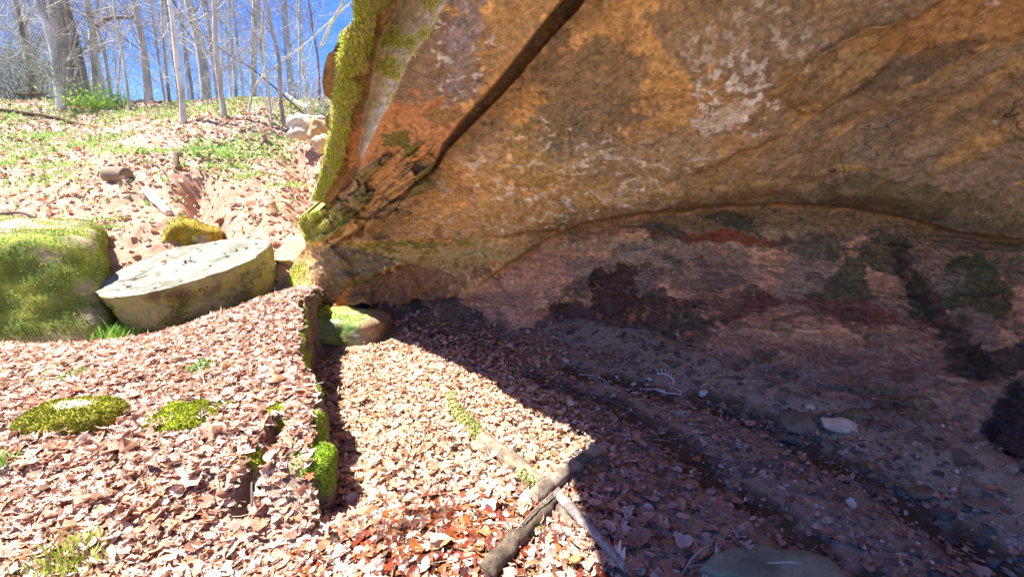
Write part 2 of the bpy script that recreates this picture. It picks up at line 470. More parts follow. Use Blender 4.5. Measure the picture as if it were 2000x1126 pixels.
T = 1.0 / np.clip(T, 0.12, 0.9)
base = CAM + ray(PX, PY) * T[..., None]
# warp used to roughen drawn outlines
wx = fbm(base * 2.2, 4, 41) * 26; wy = fbm(base * 2.2, 4, 42) * 26
wx2 = wx + fbm(base * 9, 4, 43, .7) * 20; wy2 = wy + fbm(base * 9, 4, 44, .7) * 16
def sdist(poly, amt=0.5):
    return seg_dist(PX + wx * amt, PY + wy * amt, poly)
disp = np.zeros(PX.shape)
# belly edge over the back wall: sharp step at the crease
CREASE = [(860, 590), (930, 560), (1000, 512), (1060, 470), (1130, 440), (1250, 418), (1400, 402), (1520, 397), (1650, 405), (1760, 425), (1860, 452), (2000, 470), (2300, 480)]
d, sd, par = sdist(CREASE, 0.25)
amp = np.interp(par, [0, .12, .3, .7, .85, 1], [0.02, .12, .3, .34, .2, .05])
amp = amp * (.55 + .75 * sst(-.3, .3, fbm(base * 1.8, 2, 35)))
disp += amp * (sst(3, -5, sd) * np.exp(-np.clip(-sd, 0, 999) / 170) - 0.6 * sst(-3, 3, sd) * np.exp(-np.clip(sd, 0, 999) / 45))
# dark diagonal groove and the slab that hangs left of it
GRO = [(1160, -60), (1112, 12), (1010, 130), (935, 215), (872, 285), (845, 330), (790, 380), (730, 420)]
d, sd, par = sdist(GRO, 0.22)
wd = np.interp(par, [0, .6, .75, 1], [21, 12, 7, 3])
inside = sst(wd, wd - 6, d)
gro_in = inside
disp -= inside * np.interp(par, [0, .6, 1], [.26, .18, .04])
left_side = sst(0, 4, sd)
disp += left_side * (1 - inside) * 0.20 * np.exp(-d / 160) * np.interp(par, [0, .65, 1], [1, 1, 0.1])
# sunlit arris: ridge between outer face and slab
RID = [(880, -90), (828, 0), (800, 55), (768, 108), (752, 165), (728, 235), (710, 288), (700, 330), (672, 390)]
dr, sdr, par = sdist(RID, 0.3)
hwr = np.interp(PY, [-50, 0, 100, 170, 240, 290, 400], [46, 40, 32, 24, 13, 5, 4])
rampr = np.clip((sdr / hwr + 1) / 2, 0, 1)
rec = sst(-3, 4, sdr) * (PY < 400)
ridA = np.interp(PY, [0, 290, 400], [.52, .34, .02])
disp -= rampr * ridA * np.exp(-np.clip(sdr - hwr - 20, 0, 999) / 55) - (1 - rampr) * .10 * np.exp(-np.clip(-sdr - hwr, 0, 999) / 60) * sst(380, 300, PY)
disp += .02 * ridged(base * 7, 3, 18) * sst(1.2, .8, dr / hwr)
# outer rim along the silhouette
rim = PX - Lp
rimw = np.interp(PY, [-100, 0, 100, 240, 300, 390], [8, 12, 10, 12, 17, 12])
MST = [(700, -60), (695, 40), (676, 130), (668, 200), (664, 250), (652, 300), (632, 350), (613, 386)]
dms, sms, pms = sdist(MST, .3)
rimm = sst(22, 13, dms) * sst(398, 385, PY)
disp += 0.12 * rimm
disp -= 0.10 * sst(30, 0, rim) * (PY > 60) * (PY < 260)
# fracture blocks at the low left
def vor(ang, sx, sy, seed):
    ca, sa = math.cos(ang), math.sin(ang)
    X1 = (PX + wx * .3) * ca + (PY + wy * .3) * sa; Y1 = -(PX + wx * .3) * sa + (PY + wy * .3) * ca
    gx_, gy_ = X1 / sx, Y1 / sy
    ix, iy = np.floor(gx_).astype(int), np.floor(gy_).astype(int)
    f1 = np.full(PX.shape, 9.); f2 = np.full(PX.shape, 9.); hid = np.zeros(PX.shape)
    for ox in (-1, 0, 1):
        for oy in (-1, 0, 1):
            jx, jy = ix + ox, iy + oy
            h = _perm[_perm[(jx + seed) & 255] + (jy & 255)]; h2 = _perm[h + 7]
            qx = jx + .15 + .7 * h / 255.; qy = jy + .15 + .7 * h2 / 255.
            dd = np.hypot(gx_ - qx, gy_ - qy)
            m = dd < f1
            f2 = np.where(m, f1, np.minimum(f2, dd)); hid = np.where(m, _perm[h2 + 13] / 255., hid); f1 = np.where(m, dd, f1)
    return f2 - f1, hid
e, hid = vor(R(-42), 74, 19, 3)
bm_ = sst(1.0, 0.75, np.hypot((PX - 745) / 135., (PY - 375 + (PX - 745) * .55) / 75.) + wx * .004)
e2, hid2 = vor(R(-35), 36, 13, 9)
bm_ = bm_ * sst(-.35, 0, fbm(base * 3, 3, 19) + .1)
disp += bm_ * ((hid - .5) * 0.24 + (hid2 - .5) * .10 - 0.05 * sst(0.08, 0.0, e) - 0.012 * sst(.08, 0, e2))
# mossy broken ledges under the lip
bm2 = sst(1, .7, np.hypot((PX - 640) / 85., (PY - 440) / 48.))
disp += bm2 * ((hid2 - .4) * 0.18 + (hid - .5) * .1)
# flake on the right of the ceiling
def blob(cx, cy, rx, ry, ang, amt=1.0):
    a = R(ang); dx, dy = PX + wx2 * amt - cx, PY + wy2 * amt - cy
    return np.hypot((dx * math.cos(a) + dy * math.sin(a)) / rx, (-dx * math.sin(a) + dy * math.cos(a)) / ry)
fl = blob(1655, 130, 140, 52, -36, 0.5)
disp += 0.14 * sst(1.05, 0.9, fl) * (0.6 + 0.4 * sst(1, 0, fl))
ST = [([(1250, 370), (1400, 330), (1530, 262), (1600, 180), (1700, 90), (1800, 0)], .10, 90),
      ([(1130, 400), (1300, 352), (1400, 320)], .05, 60), ([(1560, 350), (1750, 325), (1900, 290), (2050, 262)], .07, 60),
      ([(1560, 190), (1650, 80), (1720, 52), (1790, 40), (1900, -30)], .10, 70),
      ([(640, 478), (740, 472), (860, 464), (1000, 455), (1120, 436)], .15, 60), ([(640, 500), (760, 480), (900, 488), (980, 478)], .03, 20),
      ([(640, 560), (700, 545), (800, 526), (900, 515), (1000, 518)], .20, 60), ([(600, 612), (680, 606), (800, 594), (880, 578), (960, 590)], .20, 45),
      ([(960, 200), (1020, 190), (1070, 195)], .05, 20), ([(1280, 40), (1278, 95)], .05, 10), ([(1205, 120), (1220, 145), (1250, 152)], .05, 10),
      ([(1000, 480), (1200, 478), (1400, 480), (1560, 470), (1660, 468)], .05, 16), ([(1000, 660), (1060, 610), (1150, 560), (1250, 585), (1360, 610), (1500, 640), (1640, 650), (1800, 660)], .08, 45)]
for poly, a, w in ST:
    d, sd, par = seg_dist(PX + wx2 * .75, PY + wy2 * .75, poly)
    endf = sst(0, .12, par) * sst(1, .88, par) * (.15 + .85 * sst(-.3, .25, fbm(base * 2.6, 3, 33 + a * 100)))
    disp += a * endf * (sst(3, -4, sd) * np.exp(-np.clip(-sd, 0, 999) / w) - 0.25 * np.exp(-(sd / 5) ** 2))
# niches in the back wall
nich = sst(1.0, .85, blob(1200, 565, 46, 55, 0, 1.5)); disp -= 0.07 * nich
nich2 = sst(1.05, .8, blob(1215, 630, 150, 62, 8, .8)); disp -= 0.09 * nich2
disp -= 0.25 * sst(1.0, .7, blob(2010, 850, 95, 150, 25, .5))
disp -= 0.18 * sst(1.0, .6, blob(1480, 650, 15, 10, 0)) * 0
DIA = [(1750, 500), (1800, 580), (1860, 660), (1920, 720)]
d = seg_dist(PX + wx2, PY + wy2, DIA)[0]; disp -= 0.08 * np.exp(-(d / 16) ** 2)
# general relief
outf = np.ones(PX.shape)
wallm = seg_dist(PX, PY, CREASE)[1] > 0
wallm = sst(-5, 15, seg_dist(PX, PY, CREASE)[1])
disp += 0.10 * fbm(base * 0.9, 3, 1) + 0.05 * fbm(base * 2.3, 4, 2)
bs = base * np.array([1.6, 2.2, 9.0]); disp += wallm * 0.05 * ridged(bs * .8, 4, 3)
# sweeping bedding on the ceiling
sweep = np.stack([(PX * .8 - PY * .6) / 420, (PX * .55 + PY * .84) / 55, base[..., 1] * .3], -1)
disp += (1 - wallm) * 0.018 * ridged(sweep, 4, 5)
rp = ridged(base * 4.5, 4, 6)
wavy = sst(1, .5, blob(1080, 330, 330, 140, 0)) * (1 - gro_in)
disp += (0.020 + 0.03 * wavy) * rp
disp += 0.022 * fbm(base * 11, 4, 7, .65) + 0.009 * fbm(base * 34, 3, 8, .7)
# exfoliation: thin sheets that end in crisp edges
def flakes(p, seed, k, o=4, g=.42):
    q = fbm(p, o, seed, g) * k; f = q - np.floor(q)
    return (np.floor(q) + sst(.0, .16, f) - q * .55), np.floor(q).astype(int)
fA, lA = flakes(base * np.array([1.1, 1.1, 1.7]), 91, 9)
fB, lB = flakes(base * np.array([2.6, 2.6, 5.5]), 92, 7)
fC, lC = flakes(sweep * np.array([1, .55, 1]), 93, 8)
disp += .016 * fA * (1 - gro_in) * (.25 + .75 * wallm) + .030 * fB * wallm + .006 * fC * (1 - wallm)
fD, lD = flakes(np.stack([base[..., 0] * .5, base[..., 1] * .5, base[..., 2] * 2.6], -1), 99, 9, 4, .5)
disp += .040 * fD * wallm
disp += .05 * fbm(base * 1.7, 4, 94, .6) + .012 * ridged(base * 9, 3, 95) * sst(-.2, .4, fbm(base * 1.2, 2, 96))
# cracks
ck = np.abs(fbm(base * np.array([2.0, 2.0, 3.5]), 3, 9)); ckm = sst(.012, 0, ck) * sst(.1, .5, fbm(base * 1.3, 2, 12))
disp -= 0.022 * ckm
Vc = base - ray(PX, PY) * disp[..., None] / np.linalg.norm(ray(PX, PY), axis=-1)[..., None]

# --- rock colours (groove, crease and recess have shade painted in)
n1 = fbm(base * 1.5, 5, 51); n2 = fbm(base * 5, 5, 52); n3 = fbm(base * 16, 4, 53); n4 = fbm(base * np.array([1.2, 1.2, 6]), 5, 54)
C = np.zeros(PX.shape + (3,)) + np.array([.40, .27, .14])
C = mixc(C, (.27, .18, .10), sst(-.15, .45, n1 + .4 * n2))
C = mixc(C, (.48, .33, .17), sst(0.05, .5, n2 - .3 * n1) * .7)
hA = (_perm[(lA * 7 + 31) & 255] / 255. - .5); hB = (_perm[(lB * 5 + 77) & 255] / 255. - .5); hC = (_perm[(lC * 9 + 11) & 255] / 255. - .5)
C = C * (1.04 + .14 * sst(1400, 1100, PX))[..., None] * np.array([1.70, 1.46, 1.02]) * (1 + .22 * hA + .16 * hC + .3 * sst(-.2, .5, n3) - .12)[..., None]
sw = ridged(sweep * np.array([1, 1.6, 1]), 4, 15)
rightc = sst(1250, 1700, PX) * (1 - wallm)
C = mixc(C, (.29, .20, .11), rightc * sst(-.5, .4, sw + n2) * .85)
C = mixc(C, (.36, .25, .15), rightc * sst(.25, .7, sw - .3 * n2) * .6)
def patch(cx, cy, rx, ry, ang, col, s=1.0, soft=.09, n=.85, amt=1.6, gate=None):
    global C
    m = sst(1 + soft * .5, 1 - soft, blob(cx, cy, rx, ry, ang, amt) + n * (n2 * .7 + n3 * .35 + n4 * .3))
    if gate is not None: m = m * gate
    C = mixc(C, col, np.clip(m * s, 0, 1))
ceil = 1 - wallm
# outer face and slab
patch(680, 200, 75, 230, 8, (.17, .11, .045), .85, gate=rec)
patch(700, 330, 60, 90, 10, (.26, .14, .05), .7, gate=rec)
patch(760, 40, 40, 120, 12, (.20, .14, .05), .6, gate=rec)
patch(850, 130, 110, 130, 30, (.27, .2, .15), .9, gate=(1 - rec))
patch(800, 260, 130, 75, -10, (.55, .27, .11), .95)
patch(770, 350, 70, 45, -20, (.47, .27, .12), .8)
patch(1010, 40, 130, 60, -35, (.47, .30, .13), .8, gate=ceil)
patch(960, 110, 90, 35, 40, (.5, .3, .13), .6)
patch(905, 70, 30, 110, 12, (.36, .30, .30), .8)
patch(785, 285, 34, 15, 5, (.13, .14, .03), .9)
patch(870, 230, 35, 22, 0, (.16, .15, .05), .5)
# belly colours
patch(960, 295, 45, 55, 10, (.55, .37, .2), .8)
patch(1080, 300, 120, 60, -10, (.30, .25, .08), .5)
patch(1150, 180, 110, 120, 20, (.21, .165, .11), .7, gate=ceil)
patch(1090, 250, 70, 60, 0, (.25, .2, .12), .5, gate=ceil)
patch(1260, 330, 170, 80, -5, (.46, .34, .20), .6, gate=ceil)
patch(1180, 395, 330, 32, -6, (.56, .35, .13), .75, gate=ceil)
patch(900, 440, 190, 28, -4, (.50, .31, .13), .7, gate=ceil)
patch(700, 420, 90, 45, 0, (.42, .26, .11), .7)
patch(850, 500, 260, 30, -2, (.52, .38, .15), .85)
patch(700, 500, 110, 26, -4, (.46, .34, .14), .8)
patch(800, 476, 130, 9, 0, (.20, .20, .03), .8)
patch(690, 545, 90, 60, 0, (.13, .09, .06), .7)
patch(790, 580, 110, 34, -8, (.30, .14, .08), .7)
patch(672, 580, 12, 26, 25, (.75, .24, .05), .95, amt=.5)
patch(830, 618, 230, 24, -4, (.10, .075, .06), .95)  # shade of the undercut recess painted as dark colour
patch(800, 550, 150, 18, -8, (.33, .16, .09), .8)
patch(1440, 60, 170, 110, -5, (.30, .22, .14), .7, gate=ceil)
patch(1680, 110, 110, 42, -36, (.50, .32, .13), .8, amt=.6)
patch(1950, 40, 260, 60, -14, (.46, .24, .08), .8)
patch(1800, 130, 120, 30, -20, (.14, .10, .06), .7)
patch(1900, 210, 230, 40, -14, (.24, .16, .10), .5)
patch(1660, 328, 40, 8, 3, (.62, .40, .14), .9, amt=.3)
patch(1800, 290, 50, 18, -8, (.52, .36, .18), .6, amt=.6)
patch(1820, 400, 200, 40, 10, (.16, .13, .05), .7, gate=ceil)
# occlusion shade painted as a dark band just above the crease
d, sdc, parc = sdist(CREASE, .4)
C = mixc(C, (.12, .085, .055), sst(34, 4, np.abs(sdc + 8) + 30 * n2) * .6 * sst(.05, .2, parc))
# white crusts
wh = sst(.28, .52, ridged(base * 6.0, 4, 61) * .6 + n3 * .6)
patch(1440, 180, 80, 95, 40, (.92, .84, .74), 1.0, n=1.0, gate=np.clip(wh * 1.3, 0, 1))
patch(1420, 225, 60, 28, -15, (.78, .62, .44), .9)
patch(1480, 100, 140, 90, 0, (.62, .52, .40), .8, n=1, gate=np.clip(wh, 0, 1))
vein = sst(.10, .02, np.abs(fbm(base * 3.6, 4, 62))) * sst(-.2, .2, n3)
patch(1080, 350, 300, 95, -5, (.85, .70, .50), .95, n=.8, gate=vein)
patch(900, 110, 60, 110, 10, (.75, .74, .72), .9, n=1.2, gate=sst(.1, .4, n3))
C = mixc(C, (.75, .68, .58), sst(.33, .45, n3) * sst(-.1, .3, n2) * .45 * ceil)
# back wall
wc = np.zeros(PX.shape + (3,)) + np.array([.31, .20, .145])
wc = mixc(wc, (.22, .145, .115), sst(-.1, .4, n1))
wc = mixc(wc, (.40, .27, .18), sst(.05, .4, n4) * .8)
wc = wc * np.array([2.2, 1.72, 1.32]) * 1.08 * (1 + .3 * hA + .3 * hB + .4 * (_perm[(lD * 11 + 3) & 255] / 255. - .5))[..., None]
wc = mixc(wc, (.10, .095, .06), ((_perm[(lB * 3 + 5) & 255] % 5) == 0) * .55 * sst(1250, 1500, PX))
wc = mixc(wc, (.30, .11, .07), ((_perm[(lA * 3 + 9) & 255] % 6) == 0) * .45)
ed = sst(-.02, .05, fbm(base * 2.4, 5, 71, .6) + .0)
lown = sst(560, 700, PY + (PX - 1400) * -.10)
C = C * (1 - wallm[..., None]) + wc * wallm[..., None]
def wpatch(*a, **k):
    k['gate'] = wallm * k.get('gate', 1.0); patch(*a, **k)
wpatch(1500, 440, 560, 45, 2, (.26, .19, .10), .8)
wpatch(1330, 478, 380, 9, 0, (.66, .45, .26), .8, amt=.9)
wpatch(1200, 455, 120, 18, -4, (.40, .22, .12), .8)
wpatch(1420, 468, 160, 10, 2, (.38, .11, .05), .95, amt=.8)
wpatch(1500, 447, 90, 12, 5, (.55, .38, .2), .7)
wpatch(1430, 435, 60, 18, 5, (.09, .09, .055), .85)
wpatch(1290, 450, 40, 22, 5, (.12, .11, .07), .7)
wpatch(1620, 440, 110, 18, 8, (.42, .25, .12), .8)
wpatch(1580, 550, 60, 80, 10, (.42, .28, .19), .8)
wpatch(1300, 520, 190, 40, 0, (.38, .26, .17), .7)
wpatch(1650, 550, 46, 60, 15, (.12, .115, .05), .85, n=1.4)
wpatch(1720, 500, 46, 40, 15, (.13, .12, .06), .8, n=1.4)
wpatch(1800, 570, 38, 42, 35, (.08, .085, .035), .9, n=1.4)
wpatch(1570, 480, 70, 20, 0, (.13, .11, .07), .6)
wpatch(1850, 520, 70, 90, 30, (.30, .2, .14), .7)
wpatch(1905, 580, 60, 90, -30, (.12, .12, .05), .9)
wpatch(1960, 500, 60, 60, 10, (.16, .16, .08), .7)
wpatch(1900, 650, 60, 40, 20, (.40, .28, .2), .8)
wpatch(1205, 572, 46, 52, 10, (.13, .06, .045), .95, amt=1.6, n=1.1)
wpatch(1130, 625, 90, 40, -20, (.17, .09, .065), .85)
wpatch(1260, 600, 60, 60, 0, (.14, .07, .05), .8)
wpatch(1230, 620, 170, 45, 6, (.16, .075, .05), .85)
wpatch(1480, 600, 45, 22, 0, (.36, .10, .06), .85)
wpatch(1700, 620, 130, 24, 6, (.30, .10, .07), .75)
wpatch(1430, 600, 110, 22, 0, (.22, .10, .08), .6)
wpatch(1380, 560, 60, 20, 0, (.22, .15, .12), .5)
wpatch(1840, 690, 26, 22, 10, (.55, .22, .10), .8)
wpatch(1350, 660, 9, 22, 30, (.75, .26, .09), .95, amt=.4)
for q in [(1236, 602), (1262, 598), (1310, 605), (1330, 604), (1170, 590)]:
    wpatch(q[0], q[1] + 12, 6, 30, 5, (.62, .24, .09), .6, amt=.8, n=1.4, soft=.5)
wpatch(1250, 655, 30, 24, 0, (.05, .045, .04), .85)
# lower wall, dusty purple grey
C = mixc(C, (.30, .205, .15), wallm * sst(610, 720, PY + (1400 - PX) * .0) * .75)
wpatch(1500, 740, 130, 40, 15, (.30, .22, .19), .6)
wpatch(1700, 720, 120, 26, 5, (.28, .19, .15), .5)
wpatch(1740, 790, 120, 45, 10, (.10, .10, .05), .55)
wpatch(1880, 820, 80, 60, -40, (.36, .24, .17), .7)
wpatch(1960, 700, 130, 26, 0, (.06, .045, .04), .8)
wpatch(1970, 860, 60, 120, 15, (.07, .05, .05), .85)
for k in range(46):
    q = RS.uniform([1120, 490], [2000, 760]); s = RS.uniform(.4, 1.3)
    colk = [(.10, .095, .06), (.40, .28, .2), (.33, .21, .15), (.17, .10, .08)][RS.randint(4)]
    wpatch(q[0], q[1], 34 * s, 15 * s, RS.uniform(-10, 20), colk, .6, soft=.2)
n5 = fbm(base * 34, 3, 57, .65); n6 = ridged(base * 11, 4, 58)
C = C * (1 + .42 * n5 + .12 * n6)[..., None]
C = mixc(C, (.07, .05, .035), sst(.34, .55, n5) * .35 + sst(.3, .55, fbm(base * 13, 3, 59)) * .3)
ck2 = sst(.009, .002, np.abs(fbm(base * np.array([1.3, 1.3, 2.8]), 4, 97))) * sst(.0, .25, fbm(base * 1.1, 2, 98))
C = mixc(C, (.04, .03, .022), np.clip(ckm * .8 + ck2 * .8, 0, 1))
C = mixc(C, (.09, .065, .045), gro_in * .75)  # shadow of the gap painted into the groove colour
C = mixc(C, (.14, .10, .06), sst(60, 10, np.abs(seg_dist(PX + wx2, PY + wy2, [(q_[0] + 18, q_[1] + 8) for q_ in GRO])[1])) * (1 - gro_in) * (1 - left_side) * .6)  # soft right edge of the groove's painted shade
d = seg_dist(PX + wx2, PY + wy2, DIA)[0]; C = mixc(C, (.07, .05, .035), sst(26, 8, d + 20 * n3) * .7)
C = mixc(C, (.12, .085, .05), bm_ * sst(.07, 0, e) * .5)
C = mixc(C, (.50, .33, .17), bm_ * sst(.45, .2, hid) * .6)
C = mixc(C, (.13, .14, .03), bm_ * sst(.7, .85, hid) * .8)
# moss
mossn = fbm(base * np.array([5, 5, 1.6]), 4, 81)
lr = np.array([.50, .54, .09]); lr2 = np.array([.60, .55, .18])
mrim = np.maximum(sst(1, .4, rim / (rimw + 3)) * (1 - sst(70, 95, PY) * sst(290, 250, PY)), sst(21, 13, dms)) * sst(396, 386, PY) * sst(-80, -20, PY)
mrim *= sst(-.45, -.15, mossn)
drape = sst(1.0, .7, np.hypot((PX - (705 - (PY - 110) * .18)) / 17., (PY - 110) / 120.) + mossn * .5) * rec
drape *= sst(-.35, 0, mossn)
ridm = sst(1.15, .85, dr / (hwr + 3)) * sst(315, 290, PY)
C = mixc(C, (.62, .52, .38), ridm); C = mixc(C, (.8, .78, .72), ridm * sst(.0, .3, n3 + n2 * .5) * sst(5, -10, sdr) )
mrid = ridm * sst(-.2, .1, mossn + .02) * sst(240, 120, PY) * .6
ml = sst(1.1, .6, np.hypot((PX - 618) / 44., (PY - 436) / 40.) + mossn * .7)
ml2 = sst(1, .5, np.hypot((PX - 575) / 26., (PY - 540) / 40.) + mossn * .9)
mossmask = np.clip(mrim + drape + mrid + ml + ml2 * .7, 0, 1)
mc_ = lr[None, None] * (1 - sst(-.2, .4, n2)[..., None]) + lr2[None, None] * sst(-.2, .4, n2)[..., None]
C = C * (1 - mossmask[..., None]) + mc_ * mossmask[..., None]
C = mixc(C, (.18, .17, .04), .5 * sst(.1, .5, n2) * sst(900, 640, PX) * (1 - wallm) * (1 - mossmask))

# extra rows extend the unseen roof, cut short of the camera to let light in, extra columns close the right side and the outer face
rows = [Vc]; cols = [C]
last = Vc[-1].copy(); pr = []; pc = []
for k, s in enumerate([.2, .45, .7, .95]):
    q = last.copy(); q[:, 1] -= s ; q[:, 2] += 0.12 * fbm(q * .8, 3, 5) + (0.06 * s)
    q[:, 0] += (-.02 * s)
    pr.append(q[None]); pc.append(np.broadcast_to(C[-1], C[-1].shape)[None])
Vg = np.concatenate(rows + pr, 0); Cg = np.concatenate(cols + pc, 0)
lastc = Vg[:, -1].copy(); ec = []; ecc = []
for s in [.3, .8, 1.4, 2.0]:
    q = lastc.copy(); q[:, 1] -= s; q[:, 0] += .22 * s + .02; q[:, 2] += .05 * s * (q[:, 2] > 1)
    q[:, 0] += .15 * fbm(q * .7, 3, 6); ec.append(q[:, None]); ecc.append(Cg[:, -1:][:])
fc = Vg[:, 0].copy(); oc = []; occ = []
outd = np.array([.30, 1.0, .30])
ocs = [5.5, 3.6, 2.2, 1.3, .8, .5, .3, .16, .07]
for s in ocs:
    q = fc + outd * s
    q = q + np.array([.35, 0, .1]) * (fbm(q * 1.2, 4, 7) * .5 * min(s, 1))[:, None] * 1.0
    # keep behind the silhouette as seen from the mouth
    q[:, 2] += .25 * s
    oc.append(q[:, None]); occ.append((Cg[:, :1] * .5 + np.array([.12, .11, .05])))
Vg = np.concatenate(oc + [Vg] + ec, 1); Cg = np.concatenate(occ + [Cg] + ecc, 1)
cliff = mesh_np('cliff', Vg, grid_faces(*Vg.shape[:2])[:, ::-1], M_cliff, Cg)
tag(cliff, kind='structure')

# ------------------------------------------------------------------ scatter helpers
def grid_normals(V):
    du = np.gradient(V, axis=1); dv = np.gradient(V, axis=0)
    n = np.cross(du, dv); n /= np.linalg.norm(n, axis=-1)[..., None] + 1e-9
    return n
def blades(P, N, size, cols, wid=0.3, droop=0.0, rs=RS):
    """small pointed leaflets standing off a surface: two triangles each"""
    n = len(P); size = np.broadcast_to(size, (n,))
    r = rs.normal(size=(n, 3)); r /= np.linalg.norm(r, axis=1)[:, None]
    up = N * 0.9 + r * 0.75; up[:, 2] -= droop
    up /= np.linalg.norm(up, axis=1)[:, None]
    side = np.cross(up, rs.normal(size=(n, 3))); side /= np.linalg.norm(side, axis=1)[:, None] + 1e-9
    nn = np.cross(side, up)
    s = size[:, None]
    a = P - side * s * wid * .5; b = P + side * s * wid * .5
    m = P + up * s * .55 + nn * s * .12
    tip = P + up * s + nn * s * .05 + np.array([0, 0, -1]) * s * droop * .6
    m1 = m - side * s * wid * .6; m2 = m + side * s * wid * .6
    V = np.stack([a, b, m2, tip, m1], 1).reshape(-1, 3)
    k = np.arange(n)[:, None] * 5
    F = np.vstack([k + np.array([[0, 1, 2, 4]]), k + np.array([[4, 2, 3, 3]])])
    return V, F, np.repeat(cols, 5, axis=0)
# moss fringe on the cliff
nrm = grid_normals(Vc)
flip = np.sign((nrm * (CAM - Vc)).sum(-1)); nrm = nrm * flip[..., None]
prob = mossmask.ravel() ** 1.5
area = np.linalg.norm(np.cross(np.gradient(Vc, axis=0), np.gradient(Vc, axis=1)), axis=-1).ravel()
pr_ = prob * np.clip(area, 0, 2e-4); pr_ /= pr_.sum()
idx = RS.choice(len(pr_), 26000, p=pr_)
Pm = Vc.reshape(-1, 3)[idx] + RS.normal(size=(len(idx), 3)) * .006; Nm = nrm.reshape(-1, 3)[idx]
cm = mc_.reshape(-1, 3)[idx] * RS.uniform(.6, 1.35, (len(idx), 1))
V, F, cc = blades(Pm, Nm, RS.uniform(.008, .024, len(idx)), cm, .3, .6)
mo = mesh_mixed('hanging_moss', V, F, M_moss, cc, parent=cliff)

# ------------------------------------------------------------------ leaf litter
def leaf_template(kind):
    n = 9; s = np.linspace(0, 1, n)
    if kind == 0:   w = .26 * np.sin(np.pi * s ** .85) ** .9                        # beech
    elif kind == 1: w = np.array([.015, .06, .22, .10, .34, .15, .36, .18, .02])    # lobed oak
    elif kind == 2: w = np.array([.01, .16, .42, .25, .46, .22, .30, .12, .01])     # broad maple-like
    else:           w = .36 * np.sin(np.pi * s ** .7) ** .8
    return s - .5, w
TEMPL = [leaf_template(k) for k in range(4)]
def make_leaves(P, size, cols, tilt=0.45, seed=1, curl=1.0, normal=None):
    rs = np.random.RandomState(seed); n = len(P)
    kind = rs.choice(4, n, p=[.3, .3, .18, .22])
    S = np.stack([TEMPL[k][0] for k in range(4)])[kind]; W = np.stack([TEMPL[k][1] for k in range(4)])[kind]
    W = W * rs.uniform(.8, 1.25, (n, 1))
    c1 = rs.normal(0, 1.1, (n, 1)) * curl; c2 = rs.normal(0, 1.6, (n, 1)) * curl
    tw = rs.normal(0, .5, (n, 1)) * curl
    V = np.zeros((n, 9, 3, 3))
    for j, sg in enumerate((-1, 0, 1)):
        x = S; y = sg * W
        z = c1 * S ** 2 * .5 + c2 * (y ** 2) * 1.0 + tw * S * y * 1.5 + rs.normal(0, .02, S.shape)
        z = z + np.where(sg == 0, -.025, .0)
        V[:, :, j, 0] = x; V[:, :, j, 1] = y; V[:, :, j, 2] = z
    V *= np.asarray(size)[:, None, None, None]
    ang = rs.uniform(0, 2 * np.pi, n); tx = rs.normal(0, tilt, n); ty = rs.normal(0, tilt, n)
    ca, sa = np.cos(ang), np.sin(ang)
    cx, sx = np.cos(tx), np.sin(tx); cy, sy = np.cos(ty), np.sin(ty)
    Rz = np.zeros((n, 3, 3)); Rz[:, 0, 0] = ca; Rz[:, 0, 1] = -sa; Rz[:, 1, 0] = sa; Rz[:, 1, 1] = ca; Rz[:, 2, 2] = 1
    Rx = np.zeros((n, 3, 3)); Rx[:, 0, 0] = 1; Rx[:, 1, 1] = cx; Rx[:, 1, 2] = -sx; Rx[:, 2, 1] = sx; Rx[:, 2, 2] = cx
    Ry = np.zeros((n, 3, 3)); Ry[:, 1, 1] = 1; Ry[:, 0, 0] = cy; Ry[:, 0, 2] = sy; Ry[:, 2, 0] = -sy; Ry[:, 2, 2] = cy
    M = Rx @ Ry @ Rz
    V = np.einsum('nij,nklj->nkli', M, V) + P[:, None, None, :]
    base = np.array([[r * 3 + c, r * 3 + c + 1, (r + 1) * 3 + c + 1, (r + 1) * 3 + c] for r in range(8) for c in range(2)])
    F = (np.arange(n)[:, None, None] * 27 + base[None]).reshape(-1, 4)
    cc = np.repeat(cols, 27, axis=0).reshape(n, 9, 3, 3)
    cc[:, :, 1] *= .82
    cc = cc * rs.uniform(.88, 1.12, (n, 9, 3, 1))
    return V.reshape(-1, 3), F, cc.reshape(-1, 3)
PAL = np.array([1.32, 1.27, 1.32]) * np.array([[.50, .33, .23], [.56, .41, .31], [.42, .25, .16], [.62, .49, .39], [.34, .18, .11], [.50, .28, .16], [.28, .15, .10], [.58, .46, .38], [.44, .17, .08]])
PALW = np.array([.2, .2, .14, .14, .09, .08, .05, .08, .02])
def inpoly(px, py): pass
def ground_ok(P):
    return P
def scatter(n, xr, yr, keep, seed):
    rs = np.random.RandomState(seed)
    q = rs.uniform([xr[0], yr[0]], [xr[1], yr[1]], (n, 2))
    k = keep(q[:, 0], q[:, 1]) > rs.uniform(0, 1, n)
    return q[k], rs
def visible(x, y, z, m=40):
    """inside the widened view of the mouth, so leaves are not wasted behind the walls"""
    dx, dy, dz = x, y, z - CAMH
    t = dy * CP - dz * SP
    px = 1000 + FPX * dx / t; py = 563 - FPX * (dy * SP + dz * CP) / t
    return (t > .3) & (px > -250 - m) & (px < 2200) & (py < 1400)
BOULD = (-5.55, 5.15)
